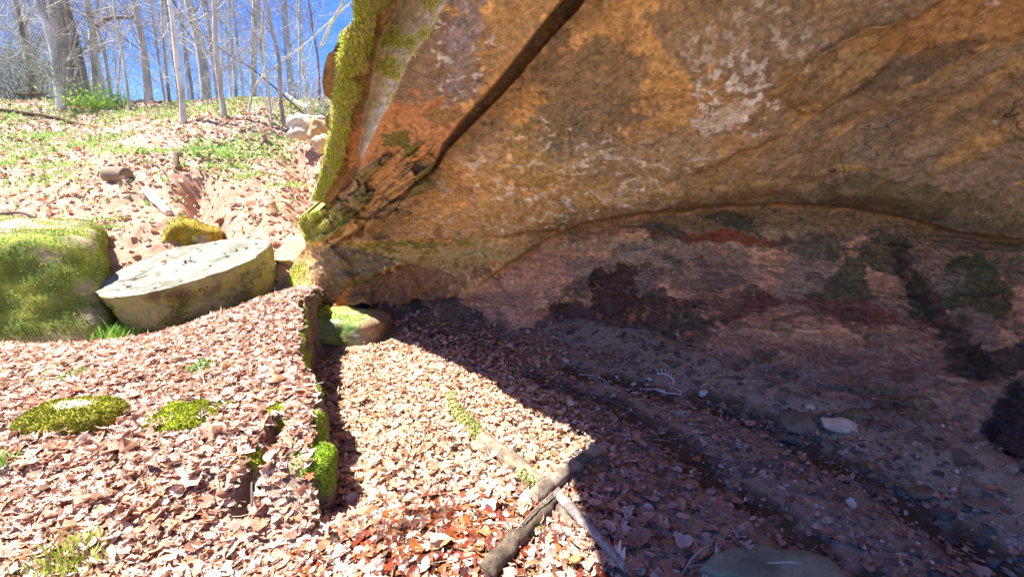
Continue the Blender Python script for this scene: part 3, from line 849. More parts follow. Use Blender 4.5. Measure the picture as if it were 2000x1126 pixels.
def dens_near(x, y):
    d, sd, par = seg_dist(x, y, EDGE)
    west = sd < 0.02
    dn = np.ones(x.shape) * .95
    east = ~west
    lit = np.interp(y, [1.0, 1.65, 2.7, 3.2, 3.9, 4.9, 5.6], [.45, .5, .6, .35, -.35, -1.3, -2.0])
    dn = np.where(east, np.where(x < lit + .1, .85, .22 + .42 * np.exp(-(x - lit - .1) / .22)), dn)
    sand = np.exp(-(((x - .35) / .3) ** 2 + ((y - 2.6) / .5) ** 2))
    dn = dn - .5 * sand
    dn = np.where((x > .45) , dn * .42, dn)
    k1, _, _ = seg_dist(x, y, CREEK1); k2, _, _ = seg_dist(x, y, CREEK2)
    dn = dn * np.clip(1 - .9 * np.exp(-(np.minimum(k1, k2) / .13) ** 2), 0, 1)
    dn = np.where(fbm(P3(x, y) * 2.2, 3, 90) < -.25, dn * .55, dn)
    pudd = np.exp(-(((x + 0.25) / 0.5) ** 2 + ((y - 1.85) / 0.28) ** 2) ** 2)
    dn = dn * (1 - .8 * pudd)
    wl = wallsoft(x, y); dn = dn * sst(.05, .45, wl)
    dn = np.where((np.hypot(x + 1.75, y - 4.95) < .5), .02, dn)
    return dn
q, rs = scatter(92000, (-6.5, 3.0), (0.9, 5.7), lambda x, y: dens_near(x, y) * (visible(x, y, .2 + 0 * x)), 5)
z = ground_z(q[:, 0], q[:, 1])
P = np.stack([q[:, 0], q[:, 1], z + rs.uniform(.004, .035, len(q))], -1)
dist = np.hypot(q[:, 0], q[:, 1])
east = seg_dist(q[:, 0], q[:, 1], EDGE)[1] > 0.02
size = .034 + rs.gamma(2.2, .015, len(q)) * np.where(east & (q[:, 1] > 2.4), .62, 1.0) * np.where(q[:, 0] > .8, .8, 1)
size = np.minimum(np.where((rs.uniform(size=len(q)) < .06), size * 1.4, size), .115)
ci = rs.choice(len(PAL), len(q), p=PALW)
cols = PAL[ci] * rs.uniform(.75, 1.15, (len(q), 1))
yel = (east & (q[:, 0] < .6) & (q[:, 1] > 2.3))
cols = np.where(yel[:, None], cols * np.array([1.08, 1.14, 1.04]), cols)
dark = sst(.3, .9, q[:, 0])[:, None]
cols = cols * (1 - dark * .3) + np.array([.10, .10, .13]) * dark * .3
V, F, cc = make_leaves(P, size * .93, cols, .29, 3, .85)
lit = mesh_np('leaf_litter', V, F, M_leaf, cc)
tag(lit, 'dense carpet of dry tan and pink fallen leaves over terrace and stream bed', 'fallen leaves', kind='stuff')
# crumbs of broken leaf and short stalks among the litter
q, rs = scatter(60000, (-4.5, 3.0), (1.0, 4.6), lambda x, y: np.clip(dens_near(x, y) + .12, 0, 1) * visible(x, y, .2 + 0 * x) * np.interp(y, [1, 3, 5], [1, .8, .4]), 55)
z = ground_z(q[:, 0], q[:, 1]); n = len(q)
P = np.stack([q[:, 0], q[:, 1], z + rs.uniform(.006, .04, n)], -1)
hN = rs.normal(size=(n, 3)); hN[:, 2] *= .25
cols = PAL[rs.choice(len(PAL), n, p=PALW)] * rs.uniform(.45, 1.0, (n, 1))
V, F, cc = blades(P, hN * 1.5, rs.uniform(.008, .026, n), cols, .7, 0, rs)
tag(mesh_mixed('leaf_crumbs', V, F, M_leaf, cc), 'crumbled bits of dead leaf scattered through the litter', 'leaf debris', kind='stuff')
q, rs = scatter(2600, (-4.0, 2.6), (1.1, 4.8), lambda x, y: (dens_near(x, y) * .8 + .2) * visible(x, y, .2 + 0 * x), 56)
z = ground_z(q[:, 0], q[:, 1]); sg = []
for (x_, y_), z_ in zip(q, z):
    a_ = rs.uniform(0, 6.28); L_ = rs.uniform(.03, .13); r_ = rs.uniform(.0009, .0024)
    p0 = np.array([x_, y_, z_ + rs.uniform(.015, .045)]); p1 = p0 + L_ * .5 * np.array([math.cos(a_), math.sin(a_), rs.normal(0, .12)])
    a_ += rs.normal(0, .35); p2 = p1 + L_ * .5 * np.array([math.cos(a_), math.sin(a_), rs.normal(0, .12)])
    sg += [(p0, p1, r_, r_ * .9), (p1, p2, r_ * .9, r_ * .5)]
def twig_stuff():
    segs = sg; A = np.array([t[0] for t in segs]); Bq = np.array([t[1] for t in segs]); r0 = np.array([t[2] for t in segs])
    T_ = Bq - A; T_ /= np.linalg.norm(T_, axis=1)[:, None]; a = np.cross(T_, [[0, 0, 1.]]); a /= np.linalg.norm(a, axis=1)[:, None]; b = np.cross(T_, a)
    off = np.stack([a, -a * .5 + b * .87, -a * .5 - b * .87], 1) * r0[:, None, None]
    V = np.concatenate([A[:, None] + off, Bq[:, None] + off], 1); f = np.array([[0, 1, 4, 3], [1, 2, 5, 4], [2, 0, 3, 5]])
    F = (np.arange(len(segs))[:, None, None] * 6 + f[None]).reshape(-1, 4)
    cb = np.array([[.45, .36, .28], [.22, .15, .1], [.6, .54, .46]])[rs.choice(3, len(segs) // 2)]
    return V.reshape(-1, 3), F, np.repeat(cb, 12, 0)
V, F, cc = twig_stuff()
tag(mesh_np('fine_twigs', V, F, M_twig, cc), 'fine short twigs and leaf stalks mixed into the litter', 'twigs', kind='stuff')
# reddish wet leaves in the shallow puddle
q, rs = scatter(4600, (-1.05, .5), (1.35, 2.4), lambda x, y: np.exp(-(((x + .25) / .6) ** 2 + ((y - 1.82) / .33) ** 2) ** 2) * .8, 15)
z = ground_z(q[:, 0], q[:, 1])
P = np.stack([q[:, 0], q[:, 1], z + rs.uniform(.002, .028, len(q))], -1)
pal2 = .75 * np.array([[.36, .07, .03], [.42, .14, .04], [.22, .05, .03], [.45, .24, .12], [.14, .06, .05], [.3, .16, .1]])
cols = pal2[rs.choice(6, len(q), p=[.2, .2, .2, .16, .12, .12])] * rs.uniform(.7, 1.2, (len(q), 1))
V, F, cc = make_leaves(P, rs.uniform(.06, .11, len(q)), cols, .22, 13, .5)
tag(mesh_np('wet_leaves', V, F, M_wetleaf, cc), 'wet red and rust leaves soaking in the shallow puddle at bottom centre', 'fallen leaves', kind='stuff')
# leaves on the hillside
def dens_hill(x, y):
    p = P3(x, y)
    red = sst(-0.12, 0.25, fbm(p * .45, 3, 9) + .1 * fbm(p * 5, 3, 22)) * sst(11, 8.8, y)
    red = np.maximum(red, sst(8.2, 7.0, y + .6 * fbm(p * 5, 3, 22)) * .8)
    return (1 - .72 * red) * np.interp(y, [5.4, 10, 15], [.9, .6, .35]) * (x < -1.6)
q, rs = scatter(36000, (-19, -1.0), (5.2, 15), lambda x, y: dens_hill(x, y) * (x > -1.25 * y - 1), 6)
z = ground_z(q[:, 0], q[:, 1])
P = np.stack([q[:, 0], q[:, 1], z + rs.uniform(.005, .05, len(q))], -1)
cols = PAL[rs.choice(len(PAL), len(q), p=PALW)] * rs.uniform(.8, 1.25, (len(q), 1)) * np.array([1, 1.02, 1.05])
V, F, cc = make_leaves(P, rs.uniform(.06, .13, len(q)), cols, .45, 23)
tag(mesh_np('hillside_leaves', V, F, M_leaf, cc), 'pale dry leaves strewn over the bank and slope below the bare trees', 'fallen leaves', kind='stuff')
# green undergrowth
def dens_green(x, y):
    p = P3(x, y)
    return sst(0.0, .35, fbm(p * .7, 4, 31) + .25 * sst(8.5, 11, y)) * sst(7, 9, y) + .04
q, rs = scatter(52000, (-19, -1.6), (6.3, 15), lambda x, y: (dens_green(x, y) * 1.3 + .05) * (x > -1.25 * y - 1), 8)
z = ground_z(q[:, 0], q[:, 1])
P = np.stack([q[:, 0], q[:, 1], z + .01], -1)
cols = np.array([[.34, .48, .12], [.42, .54, .20], [.55, .60, .32], [.24, .38, .10]])[rs.choice(4, len(q))] * rs.uniform(.8, 1.2, (len(q), 1))
V, F, cc = blades(P, np.tile([0, 0, 1.2], (len(q), 1)), rs.uniform(.03, .10, len(q)), cols, .35, 0, rs)
tag(mesh_mixed('ground_cover', V, F, M_green, cc), 'bright green low plants covering the upper slope', 'undergrowth', kind='stuff')
# pebbles and chips in the shaded stream bed
def ico(sub):
    b = bmesh.new(); bmesh.ops.create_icosphere(b, subdivisions=sub, radius=1)
    V = np.array([v.co[:] for v in b.verts]); F = np.array([[v.index for v in f.verts] for f in b.faces]); b.free()
    return V, F
IV, IF = ico(1)
def dens_peb(x, y):
    lit = np.interp(y, [1.0, 1.65, 2.7, 3.2, 3.9, 4.9, 5.6], [.3, .3, .3, .2, -.45, -1.4, -2.0])
    return sst(-.1, .25, x - lit) * sst(.0, .3, wallsoft(x, y)) * (.35 + .65 * sst(-.1, .3, fbm(P3(x, y) * 2, 3, 33)))
q, rs = scatter(24000, (-1.6, 3), (1.0, 5.4), dens_peb, 9)
z = ground_z(q[:, 0], q[:, 1]); n = len(q)
s = rs.gamma(2.0, .0045, n) + .003
sc = np.stack([s * rs.uniform(.8, 1.6, n), s * rs.uniform(.7, 1.3, n), s * rs.uniform(.35, .7, n)], -1)
ang = rs.uniform(0, 6.28, n)
V = np.sign(IV)[None] * np.abs(IV)[None] ** .7 * sc[:, None] * rs.uniform(.6, 1.25, (n, len(IV), 1))
Vr = V.copy(); Vr[..., 0] = V[..., 0] * np.cos(ang)[:, None] - V[..., 1] * np.sin(ang)[:, None]; Vr[..., 1] = V[..., 0] * np.sin(ang)[:, None] + V[..., 1] * np.cos(ang)[:, None]
Vr += np.stack([q[:, 0], q[:, 1], z + sc[:, 2] * .3], -1)[:, None]
pp = .8 * np.array([[.22, .16, .12], [.12, .11, .11], [.32, .26, .2], [.38, .2, .16], [.42, .36, .30], [.16, .15, .15], [.3, .18, .08]])
cols = pp[rs.choice(7, n, p=[.27, .25, .16, .08, .08, .1, .06])] * rs.uniform(.7, 1.2, (n, 1))
F = (np.arange(n)[:, None, None] * len(IV) + IF[None]).reshape(-1, 3)
tag(mesh_np('pebbles', Vr.reshape(-1, 3), F, M_pebble, np.repeat(cols, len(IV), 0), smooth=False), 'gravel and pebbles scattered over the shaded stream bed', 'pebbles', kind='stuff')

# angular rubble along the foot of the back wall
def dens_rub(x, y): return np.exp(-(wallsoft(x, y) / .28) ** 2) * (x > -1.5) * (.3 + .7 * sst(-.1, .2, fbm(P3(x, y) * 2.2, 2, 44)))
q, rs = scatter(3600, (-1.6, 3), (1.0, 6), dens_rub, 19)
z = ground_z(q[:, 0], q[:, 1]); n = len(q)
s_ = rs.gamma(2.2, .009, n) + .006
sc = np.stack([s_ * rs.uniform(.8, 1.7, n), s_ * rs.uniform(.7, 1.2, n), s_ * rs.uniform(.35, .8, n)], -1)
V = np.sign(IV)[None] * np.abs(IV)[None] ** .6 * sc[:, None] * rs.uniform(.65, 1.25, (n, len(IV), 1))
ang = rs.uniform(0, 6.28, n); Vr = V.copy()
Vr[..., 0] = V[..., 0] * np.cos(ang)[:, None] - V[..., 1] * np.sin(ang)[:, None]; Vr[..., 1] = V[..., 0] * np.sin(ang)[:, None] + V[..., 1] * np.cos(ang)[:, None]
Vr[..., 2] += V[..., 0] * rs.normal(0, .35, n)[:, None]
Vr += np.stack([q[:, 0], q[:, 1], z + sc[:, 2] * .25], -1)[:, None]
pp = .8 * np.array([[.24, .17, .13], [.17, .13, .11], [.30, .22, .17], [.20, .13, .11]])
cols = pp[rs.choice(4, n)] * rs.uniform(.7, 1.3, (n, 1))
F = (np.arange(n)[:, None, None] * len(IV) + IF[None]).reshape(-1, 3)
tag(mesh_np('rubble', Vr.reshape(-1, 3), F, M_rock, np.repeat(cols, len(IV), 0), smooth=False), 'small angular rubble fallen along the foot of the back wall', 'rubble', kind='stuff')

# puddle: thin clear sheet at bottom centre
th = np.linspace(0, 2 * np.pi, 60, endpoint=False)
rr = 1 + .18 * np.sin(3 * th + 1) + .1 * np.sin(7 * th)
z0 = float(ground_z(np.array([-.25]), np.array([1.83]))[0]) + .016
V = [(-.22, 1.83, z0)] + [(-.22 + .42 * r_ * math.cos(t_), 1.83 + .22 * r_ * math.sin(t_), z0) for t_, r_ in zip(th, rr)]
F = np.array([[0, 1 + k, 1 + (k + 1) % 60] for k in range(60)])
tag(mesh_np('puddle_water', V, F, M_water), kind='structure')

# ------------------------------------------------------------------ rocks
def rock(name, c, size, rot=0, seed=0, power=4, namp=.12, nf=1.6, colfn=None, sub=5, mat=None, tilt=(0, 0), parent=None, facets=0, shear=None):
    V, F = ico(sub)
    k = power
    V = V / (np.abs(V) ** k).sum(1)[:, None] ** (1. / k)
    if facets:
        rs = np.random.RandomState(seed + 5)
        for _ in range(facets):
            n = rs.normal(size=3); n /= np.linalg.norm(n); h = rs.uniform(.62, .92)
            dd = V @ n - h * np.abs(n).sum() ** .35
            V = V - np.where(dd > 0, dd, 0)[:, None] * n * .9
    N = V / np.linalg.norm(V, axis=1)[:, None]
    sz = np.array(size) / 2.0
    Vw = V * sz
    Vw = Vw + N * (fbm(Vw * nf / sz.mean() , 4, seed) * namp * sz.mean() * 2 + fbm(Vw * 14, 3, seed + 1) * .012)[:, None]
    if shear is not None: Vw[:, :2] += np.array(shear) * (Vw[:, 2:3] / sz[2])
    E = np.array(Euler((R(tilt[0]), R(tilt[1]), R(rot))).to_matrix())
    Vw = Vw @ E.T
    Nw = N @ E.T
    Pw = Vw + np.array(c)
    cols = colfn(Pw, Nw) if colfn else np.tile([.3, .25, .2], (len(V), 1))
    o = mesh_np(name, Vw, F, mat or M_rock, cols, parent=parent)
    o.location = tuple(float(t) for t in c)
    return o, Pw, Nw, F
def stonecol(a=(.36, .29, .22), b=(.22, .18, .13), s=0):
    def f(P, N):
        n = fbm(P * 4, 4, s)
        return mixc(np.zeros(P.shape) + np.array(a), b, sst(-.2, .4, n))
    return f
def mosscol(base, amount, s=0, m1=(.22, .27, .03), m2=(.34, .34, .05)):
    def f(P, N):
        c = base(P, N); m = moss_amt(P, N, amount, s); n = fbm(P * 7, 3, s + 3)
        mc = mixc(np.zeros(P.shape) + np.array(m1), m2, sst(-.2, .4, n))
        return c * (1 - m[:, None]) + mc * m[:, None]
    return f
def moss_amt(P, N, amount, s): return sst(-.15, .1, fbm(P * 3.2, 4, s + 9) + amount)
def moss_on(o, Pw, Nw, F, amount, s, n, size=(.01, .028), cols=((.20, .27, .03), (.36, .38, .05), (.32, .33, .06)), limit=None, name='moss'):
    m = moss_amt(Pw, Nw, amount, s) if not callable(amount) else amount(Pw, Nw)
    f = F[:, :3]; A = np.linalg.norm(np.cross(Pw[f[:, 1]] - Pw[f[:, 0]], Pw[f[:, 2]] - Pw[f[:, 0]]), axis=1)
    w = A * m[f].mean(1); w = np.where(w < w.max() * .02, 0, w)
    rs = np.random.RandomState(s + 50)
    k = rs.choice(len(f), n, p=w / w.sum())
    b = rs.dirichlet((1, 1, 1), n)
    P = (Pw[f[k]] * b[:, :, None]).sum(1); N = Nw[f[k]].mean(1)
    cl = np.array(cols)[rs.choice(len(cols), n)] * rs.uniform(.7, 1.3, (n, 1)) * (.8 + .5 * sst(-.3, .3, fbm(P * 6, 3, s)))[:, None]
    V, F2, cc = blades(P - np.array(o.location), N, rs.uniform(size[0], size[1], n), cl, .4, 0, rs)
    return mesh_mixed(name, V, F2, M_moss, cc, parent=o)

# big mossy boulder at the left edge
def bcol(P, N):
    c = stonecol((.34, .26, .18), (.22, .16, .10), 3)(P, N)
    m = bmoss(P, N)
    mc = mixc(np.zeros(P.shape) + np.array([.13, .18, .03]), (.33, .38, .06), sst(-.2, .35, fbm(P * 4, 4, 5)))
    c = c * (1 - m[:, None]) + mc * m[:, None]
    top = sst(.6, .9, N[:, 2]); return mixc(c, (.40, .30, .22), top * sst(-.2, .2, fbm(P * 3, 3, 8)))
def bmoss(P, N):
    m = sst(-.3, .0, fbm(P * 2.6, 4, 12) + .16) * sst(.05, .3, P[:, 2] + .1 * fbm(P * 3, 2, 3))
    return m * (1 - .85 * sst(.6, .9, N[:, 2]) * sst(-.2, .1, fbm(P * 3, 3, 8)))
bo, Pw, Nw, F = rock('mossy_boulder', (-5.98, 4.82, .50), (2.6, 2.3, 1.42), rot=38, seed=3, power=12, namp=.07, colfn=bcol, sub=6, tilt=(3, 3), shear=(-.1, .38), facets=1)
tag(bo, 'big blocky boulder at the left edge, its front thick with yellow green moss', 'boulder')
moss_on(bo, Pw, Nw, F, bmoss, 3, 42000, (.007, .02))

# slanting flat-topped round stone
OUT = [(176, 563), (199, 577), (249, 577), (302, 567), (355, 554), (409, 538), (462, 520), (505, 499), (530, 478), (515, 465),
       (462, 465), (409, 471), (338, 487), (284, 503), (242, 524), (213, 542)]
pL = at(176, 563, 5.0); pR = at(530, 478, 5.65); pF = at(410, 471, 6.25)
nn = np.cross(pR - pL, pF - pL); nn /= np.linalg.norm(nn)
def on_plane(px, py):
    d = ray(px, py); return CAM + d * (((pL - CAM) @ nn) / (d @ nn))
ring = np.array([on_plane(*q) for q in OUT])
# smooth closed outline
m = len(ring); tt = np.arange(160) / 160. * m
def cr(t):
    i = int(t) % m; f = t - int(t)
    p0, p1, p2, p3 = ring[(i - 1) % m], ring[i], ring[(i + 1) % m], ring[(i + 2) % m]
    return .5 * ((2 * p1) + (-p0 + p2) * f + (2 * p0 - 5 * p1 + 4 * p2 - p3) * f * f + (-p0 + 3 * p1 - 3 * p2 + p3) * f ** 3)
ringS = np.array([cr(t) for t in tt]); cen = ringS.mean(0)
levels = []; kinds = []
for s in np.linspace(0.02, .985, 26): levels.append(cen + (ringS - cen) * s); kinds.append(0)
down = -nn * .9 + np.array([.10, -.02, -.35]); down /= np.linalg.norm(down)
for s in np.linspace(0, 1, 26):
    levels.append(cen + (ringS - cen) * (1.0 - .17 * s) + down * (.66 * s) + down * .006); kinds.append(1)
Ld = np.array(levels); Kd = np.array(kinds)[:, None] * np.ones((1, 160))
outn = (ringS - cen); outn /= np.linalg.norm(outn, axis=1)[:, None]
nzt = fbm(Ld * 1.6, 3, 5) * .05 + fbm(Ld * 9, 4, 6, .6) * .018
nzs = fbm(Ld * 2.2, 4, 7) * .07 + fbm(Ld * 10, 4, 8) * .022
Ld = Ld + nn * (nzt * (1 - Kd))[..., None] + outn[None] * (nzs * Kd + (1 - Kd) * fbm(Ld * 7, 3, 9) * .025 * (np.linalg.norm(Ld - cen, axis=-1) > .6))[..., None]
nt_ = fbm(Ld * 2.5, 4, 71); nf_ = fbm(Ld * 9, 4, 72)
top = np.zeros(Ld.shape) + np.array([.235, .225, .185]); top = mixc(top, (.13, .13, .09), sst(-.1, .35, nt_)); top = mixc(top, (.31, .30, .26), sst(.0, .3, nf_) * .7); top = mixc(top, (.09, .08, .06), sst(.025, .0, np.abs(fbm(Ld * np.array([1.2, 3.0, 1]), 3, 74))) * sst(.0, .2, fbm(Ld * 1.5, 2, 75)) * .8); top = mixc(top, (.24, .20, .16), sst(.3, .5, nf_) * .7)
sd_ = np.zeros(Ld.shape) + np.array([.26, .25, .11]); sd_ = mixc(sd_, (.12, .085, .05), sst(-.05, .3, nt_)); sd_ = mixc(sd_, (.24, .27, .05), sst(.05, .35, nf_ + .3 * nt_) * .8)
cd = np.where(Kd[..., None] > .5, sd_, top)
dsc = mesh_np('flat_topped_rock', Ld - cen, grid_faces(Ld.shape[0], 160, True)[:, ::-1], M_rock, cd.reshape(-1, 3))
dsc.location = tuple(float(v) for v in cen)
tag(dsc, 'large slanting round rock with a smooth pale flat top behind the leafy mound', 'boulder')
sideP = Ld[30:].reshape(-1, 3); sideN = np.broadcast_to(outn[None], Ld[30:].shape).reshape(-1, 3)
w = sst(.0, .3, fbm(sideP * 3, 3, 76)) + .02; w /= w.sum(); k = RS.choice(len(sideP), 3500, p=w)
V, F, cc = blades(sideP[k] - cen, sideN[k], RS.uniform(.012, .03, len(k)), np.array([[.18, .2, .03], [.3, .3, .05]])[RS.choice(2, len(k))] * RS.uniform(.7, 1.2, (len(k), 1)), .4, .2)
mesh_mixed('moss', V, F, M_moss, cc, parent=dsc)

# rock between disc and hill with orange moss
g = at(372, 470, 6.7)
r_, Pw, Nw, F = rock('mossy_rock', (g[0], g[1], g[2] - .02), (.75, .6, .6), 20, 13, 5, .16, colfn=mosscol(stonecol(), .12, 4, (.28, .2, .02), (.38, .30, .04)), sub=4, facets=6)
tag(r_, 'orange and green mossy rock poking out of the bank behind the pale flat-topped rock', 'rock')
moss_on(r_, Pw, Nw, F, .25, 4, 2200, (.012, .03), ((.4, .28, .03), (.3, .3, .04)))
g = at(575, 465, 6.0)
r_, Pw, Nw, F = rock('sandy_ledge_rock', (g[0] + .1, g[1] + .3, g[2] - .24), (.8, .8, .5), -15, 17, 4, .1, colfn=stonecol((.50, .38, .22), (.38, .26, .14), 3), sub=5, facets=4)
tag(r_, 'low sandy yellow rock between the pale flat-topped rock and the cliff lip', 'rock')

# small round stone by the post
RC = at(672, 642, 5.05)
def scol(P, N):
    c = stonecol((.40, .38, .14), (.26, .27, .06), 2)(P, N)
    n = fbm(P * 6, 4, 14)
    front = sst(.3, -.3, N[:, 1])
    c = mixc(c, (.13, .26, .07), front * sst(-.15, .2, n) * .8)
    c = mixc(c, (.28, .34, .32), front * sst(.1, .3, fbm(P * 5, 3, 19)) * .7)
    c = mixc(c, (.30, .20, .12), sst(.2, .34, P[:, 0] - RC[0] + .05 * n))  # shade on the stone's right end painted in brown
    return c
r_, Pw, Nw, F = rock('squat_round_stone', (RC[0], RC[1] + .1, .11), (.88, .62, .34), -6, 23, 5, .05, colfn=scol, sub=5, tilt=(0, 3))
tag(r_, 'low round green stained stone at the end of the stream bed beside the wooden post', 'stone')
moss_on(r_, Pw, Nw, F, lambda P, N: sst(.3, .8, N[:, 2]) * sst(-.1, .2, fbm(P * 5, 3, 9)), 8, 1500, (.006, .016), ((.38, .38, .07), (.3, .34, .06)))
# mossy rock hump beside the post
g = at(618, 622, 4.95)
r_, Pw, Nw, F = rock('moss_covered_rock', (g[0], g[1] + .1, g[2] - .10), (.26, .3, .4), 20, 27, 3, .12, colfn=mosscol(stonecol((.3, .28, .2)), .2, 6), sub=4)
tag(r_, 'rounded mossy rock just behind the wooden post', 'rock')
moss_on(r_, Pw, Nw, F, .2, 6, 2500, (.01, .03))

# two low mossy stones in the leaves
g = G(132, 835)
def s1moss(P, N): return 1 - .95 * sst(.8, .5, np.hypot((P[:, 0] - g[0] - .0) / .19, (P[:, 1] - g[1] - .06) / .12) + .3 * fbm(P * 7, 3, 4)) * sst(.4, .7, N[:, 2])
def s1col(P, N):
    m = s1moss(P, N); c = stonecol((.42, .38, .27), (.32, .27, .18), 2)(P, N)
    return c * (1 - m[:, None]) + np.array([.28, .27, .03]) * m[:, None]
r_, Pw, Nw, F = rock('mossy_stone', (g[0], g[1] + .05, g[2] + .01), (.54, .40, .25), 5, 31, 2.6, .08, colfn=s1col, sub=5)
tag(r_, 'low stone in the leaves at left with a bare grey top ringed by olive moss', 'stone')
moss_on(r_, Pw, Nw, F, s1moss, 9, 16000, (.006, .016), ((.26, .26, .02), (.38, .34, .03), (.2, .24, .03)))
g2_ = G(352, 825)
r_, Pw, Nw, F = rock('moss_hummock', (g2_[0], g2_[1] + .04, g2_[2] - .0), (.42, .34, .16), -12, 33, 2.5, .12, colfn=lambda P, N: np.tile([.26, .30, .02], (len(P), 1)), sub=5)
tag(r_, 'flat mossy stone wholly covered in bright yellow green moss, among the terrace leaves', 'stone')
moss_on(r_, Pw, Nw, F, lambda P, N: np.ones(len(P)), 10, 13000, (.005, .014), ((.30, .36, .02), (.42, .44, .03), (.24, .3, .02)))
g3_ = G(440, 800)
r_, Pw, Nw, F = rock('moss_hummock', (g3_[0], g3_[1], g3_[2] - .01), (.16, .18, .10), 30, 35, 2.5, .15, colfn=lambda P, N: np.tile([.2, .28, .03], (len(P), 1)), sub=4)
tag(r_, 'small moss clump with tiny plants just right of the larger bright moss stone', 'stone')
moss_on(r_, Pw, Nw, F, lambda P, N: np.ones(len(P)), 11, 1800, (.008, .022), ((.30, .36, .03), (.15, .35, .08)))

# stones edging the terrace
def edge_stone(px, py, size, rot, label, seed, amt=.1, mc=((.28, .42, .03), (.2, .36, .03), (.36, .42, .05)), zoff=0, n=3000, lo=0.0, t=None):
    g = G(px, py) if t is None else at(px, py, t)
    def am(P, N): return sst(-.15, .15, fbm(P * 6, 3, seed) + amt) * sst(lo, lo + .25, N[:, 2] + .3 * np.maximum(N[:, 0], 0))
    def cf(P, N):
        c = stonecol((.24, .20, .13), (.12, .09, .06), seed)(P, N); m = am(P, N)
        return c * (1 - m[:, None]) + np.array(mc[0]) * m[:, None]
    r_, Pw, Nw, F = rock('edge_stone', (g[0], g[1], g[2] + zoff), size, rot, seed, 5, .12, colfn=cf, sub=4, facets=2)
    tag(r_, label, 'stone', 'stones edging the terrace')
    moss_on(r_, Pw, Nw, F, am, seed, int(n * 1.6), (.006, .015), mc)
def Wz(x, y): return float(ground_z(np.array([x]), np.array([y]))[0])
def edge_at(x, y, size, rot, label, seed, top, **k):
    pt = np.array([x, y, top - size[2] / 2.])
    dx, dy, dz = pt - CAM
    global G
    g_old = G
    G = lambda a, b, lift=0.0: pt
    edge_stone(0, 0, size, rot, label, seed, **k)
    G = g_old
edge_at(-1.12, 2.32, (.24, .42, .34), 18, 'nearest terrace edge stone topped with vivid green moss', 41, .225, amt=.06, n=3600)
edge_at(-1.47, 2.32, (.16, .34, .34), 24, 'moss flecked stone left of the dark crack in the terrace', 42, .21, amt=-.02, mc=((.26, .30, .03), (.3, .3, .04), (.2, .3, .03)), n=1500)
edge_at(-1.44, 2.66, (.20, .22, .34), 10, 'stone with a yellow green moss cap at the far end of the dark crack', 43, .30, amt=.1, mc=((.32, .36, .02), (.4, .42, .04), (.24, .3, .02)), n=2200)
edge_at(-2.15, 4.30, (.16, .26, .30), 5, 'dark block with moss at the foot of the wooden post', 47, .26, amt=.0, n=1200)

# low continuous stone step that carries the terrace
npt = 150
ys_ = np.linspace(2.52, 4.26, npt)
ex = np.interp(ys_, [e_[1] for e_ in EDGE[::-1]], [e_[0] for e_ in EDGE[::-1]]) + .02 + .02 * np.sin(ys_ * 5) + .02 * np.sign(np.sin(ys_ * 7.3))
tz_ = np.interp(ys_, [2.5, 2.68, 3.34, 4.2], [.285, .30, .41, .52]) + .012 * np.sign(np.sin(ys_ * 9 + 1))
prof = [(-.26, -.22), (-.26, -.05), (-.25, -.01)] + [(-.24 + .22 * k / 9., 0) for k in range(10)] + [(-.008, -.008), (0, -.02)] + [(.0 - .015 * math.sin(k), -.02 - .55 * k / 13.) for k in range(1, 14)]
Lg = np.array([[(ex[k] + a_, ys_[k], tz_[k] + b_) for (a_, b_) in prof] for k in range(npt)])
Lg[..., 2] = np.maximum(Lg[..., 2], -.22)
Lg[..., 0] += .030 * fbm(Lg * 4, 4, 3) + .012 * ridged(Lg * np.array([3, 3, 14]), 3, 4)
Lg[..., 2] += .016 * fbm(Lg * 7, 4, 5)
Lg[0] = Lg[0].mean(0) * .0 + Lg[0] ; cl_ = Lg.copy()
ln = fbm(cl_ * 6, 4, 6)
lc = mixc(np.zeros(Lg.shape) + np.array([.20, .155, .10]), (.10, .075, .05), sst(-.1, .3, ln))
pidx = np.arange(len(prof))[None]
lm = sst(-.02, .12, fbm(cl_ * 3.0, 4, 9) + .05) * ((pidx >= 9) & (pidx <= 19))
lm = np.maximum(lm, sst(.13, .07, np.abs(cl_[..., 1] - 3.22)) * ((pidx >= 7) & (pidx <= 18)) * sst(-.3, 0, ln + .1))
lc = lc * (1 - lm[..., None]) + np.array([.26, .36, .04]) * lm[..., None]
o0 = Lg[0, 0].copy()
led = mesh_np('stone_ledge', Lg - o0, grid_faces(*Lg.shape[:2])[:, ::-1], M_rock, lc.reshape(-1, 3)); led.location = tuple(float(v_) for v_ in o0)
tag(led, 'long low dark stone step along the terrace edge, flecked with green moss', 'stone ledge')
w_ = lm.ravel() ** 2 + 1e-6; w_ /= w_.sum(); rs = np.random.RandomState(3); k_ = rs.choice(len(w_), 6500, p=w_)
Pl = Lg.reshape(-1, 3)[k_] + rs.normal(size=(len(k_), 3)) * np.array([.006, .008, .003]) - o0
V, F, cc = blades(Pl, np.tile([.5, -.2, .8], (len(Pl), 1)), rs.uniform(.005, .014, len(Pl)), np.array([[.26, .40, .03], [.34, .44, .05], [.2, .32, .04]])[rs.choice(3, len(Pl))] * rs.uniform(.7, 1.2, (len(Pl), 1)), .4, 0, rs)
mesh_mixed('moss', V, F, M_moss, cc, parent=led)
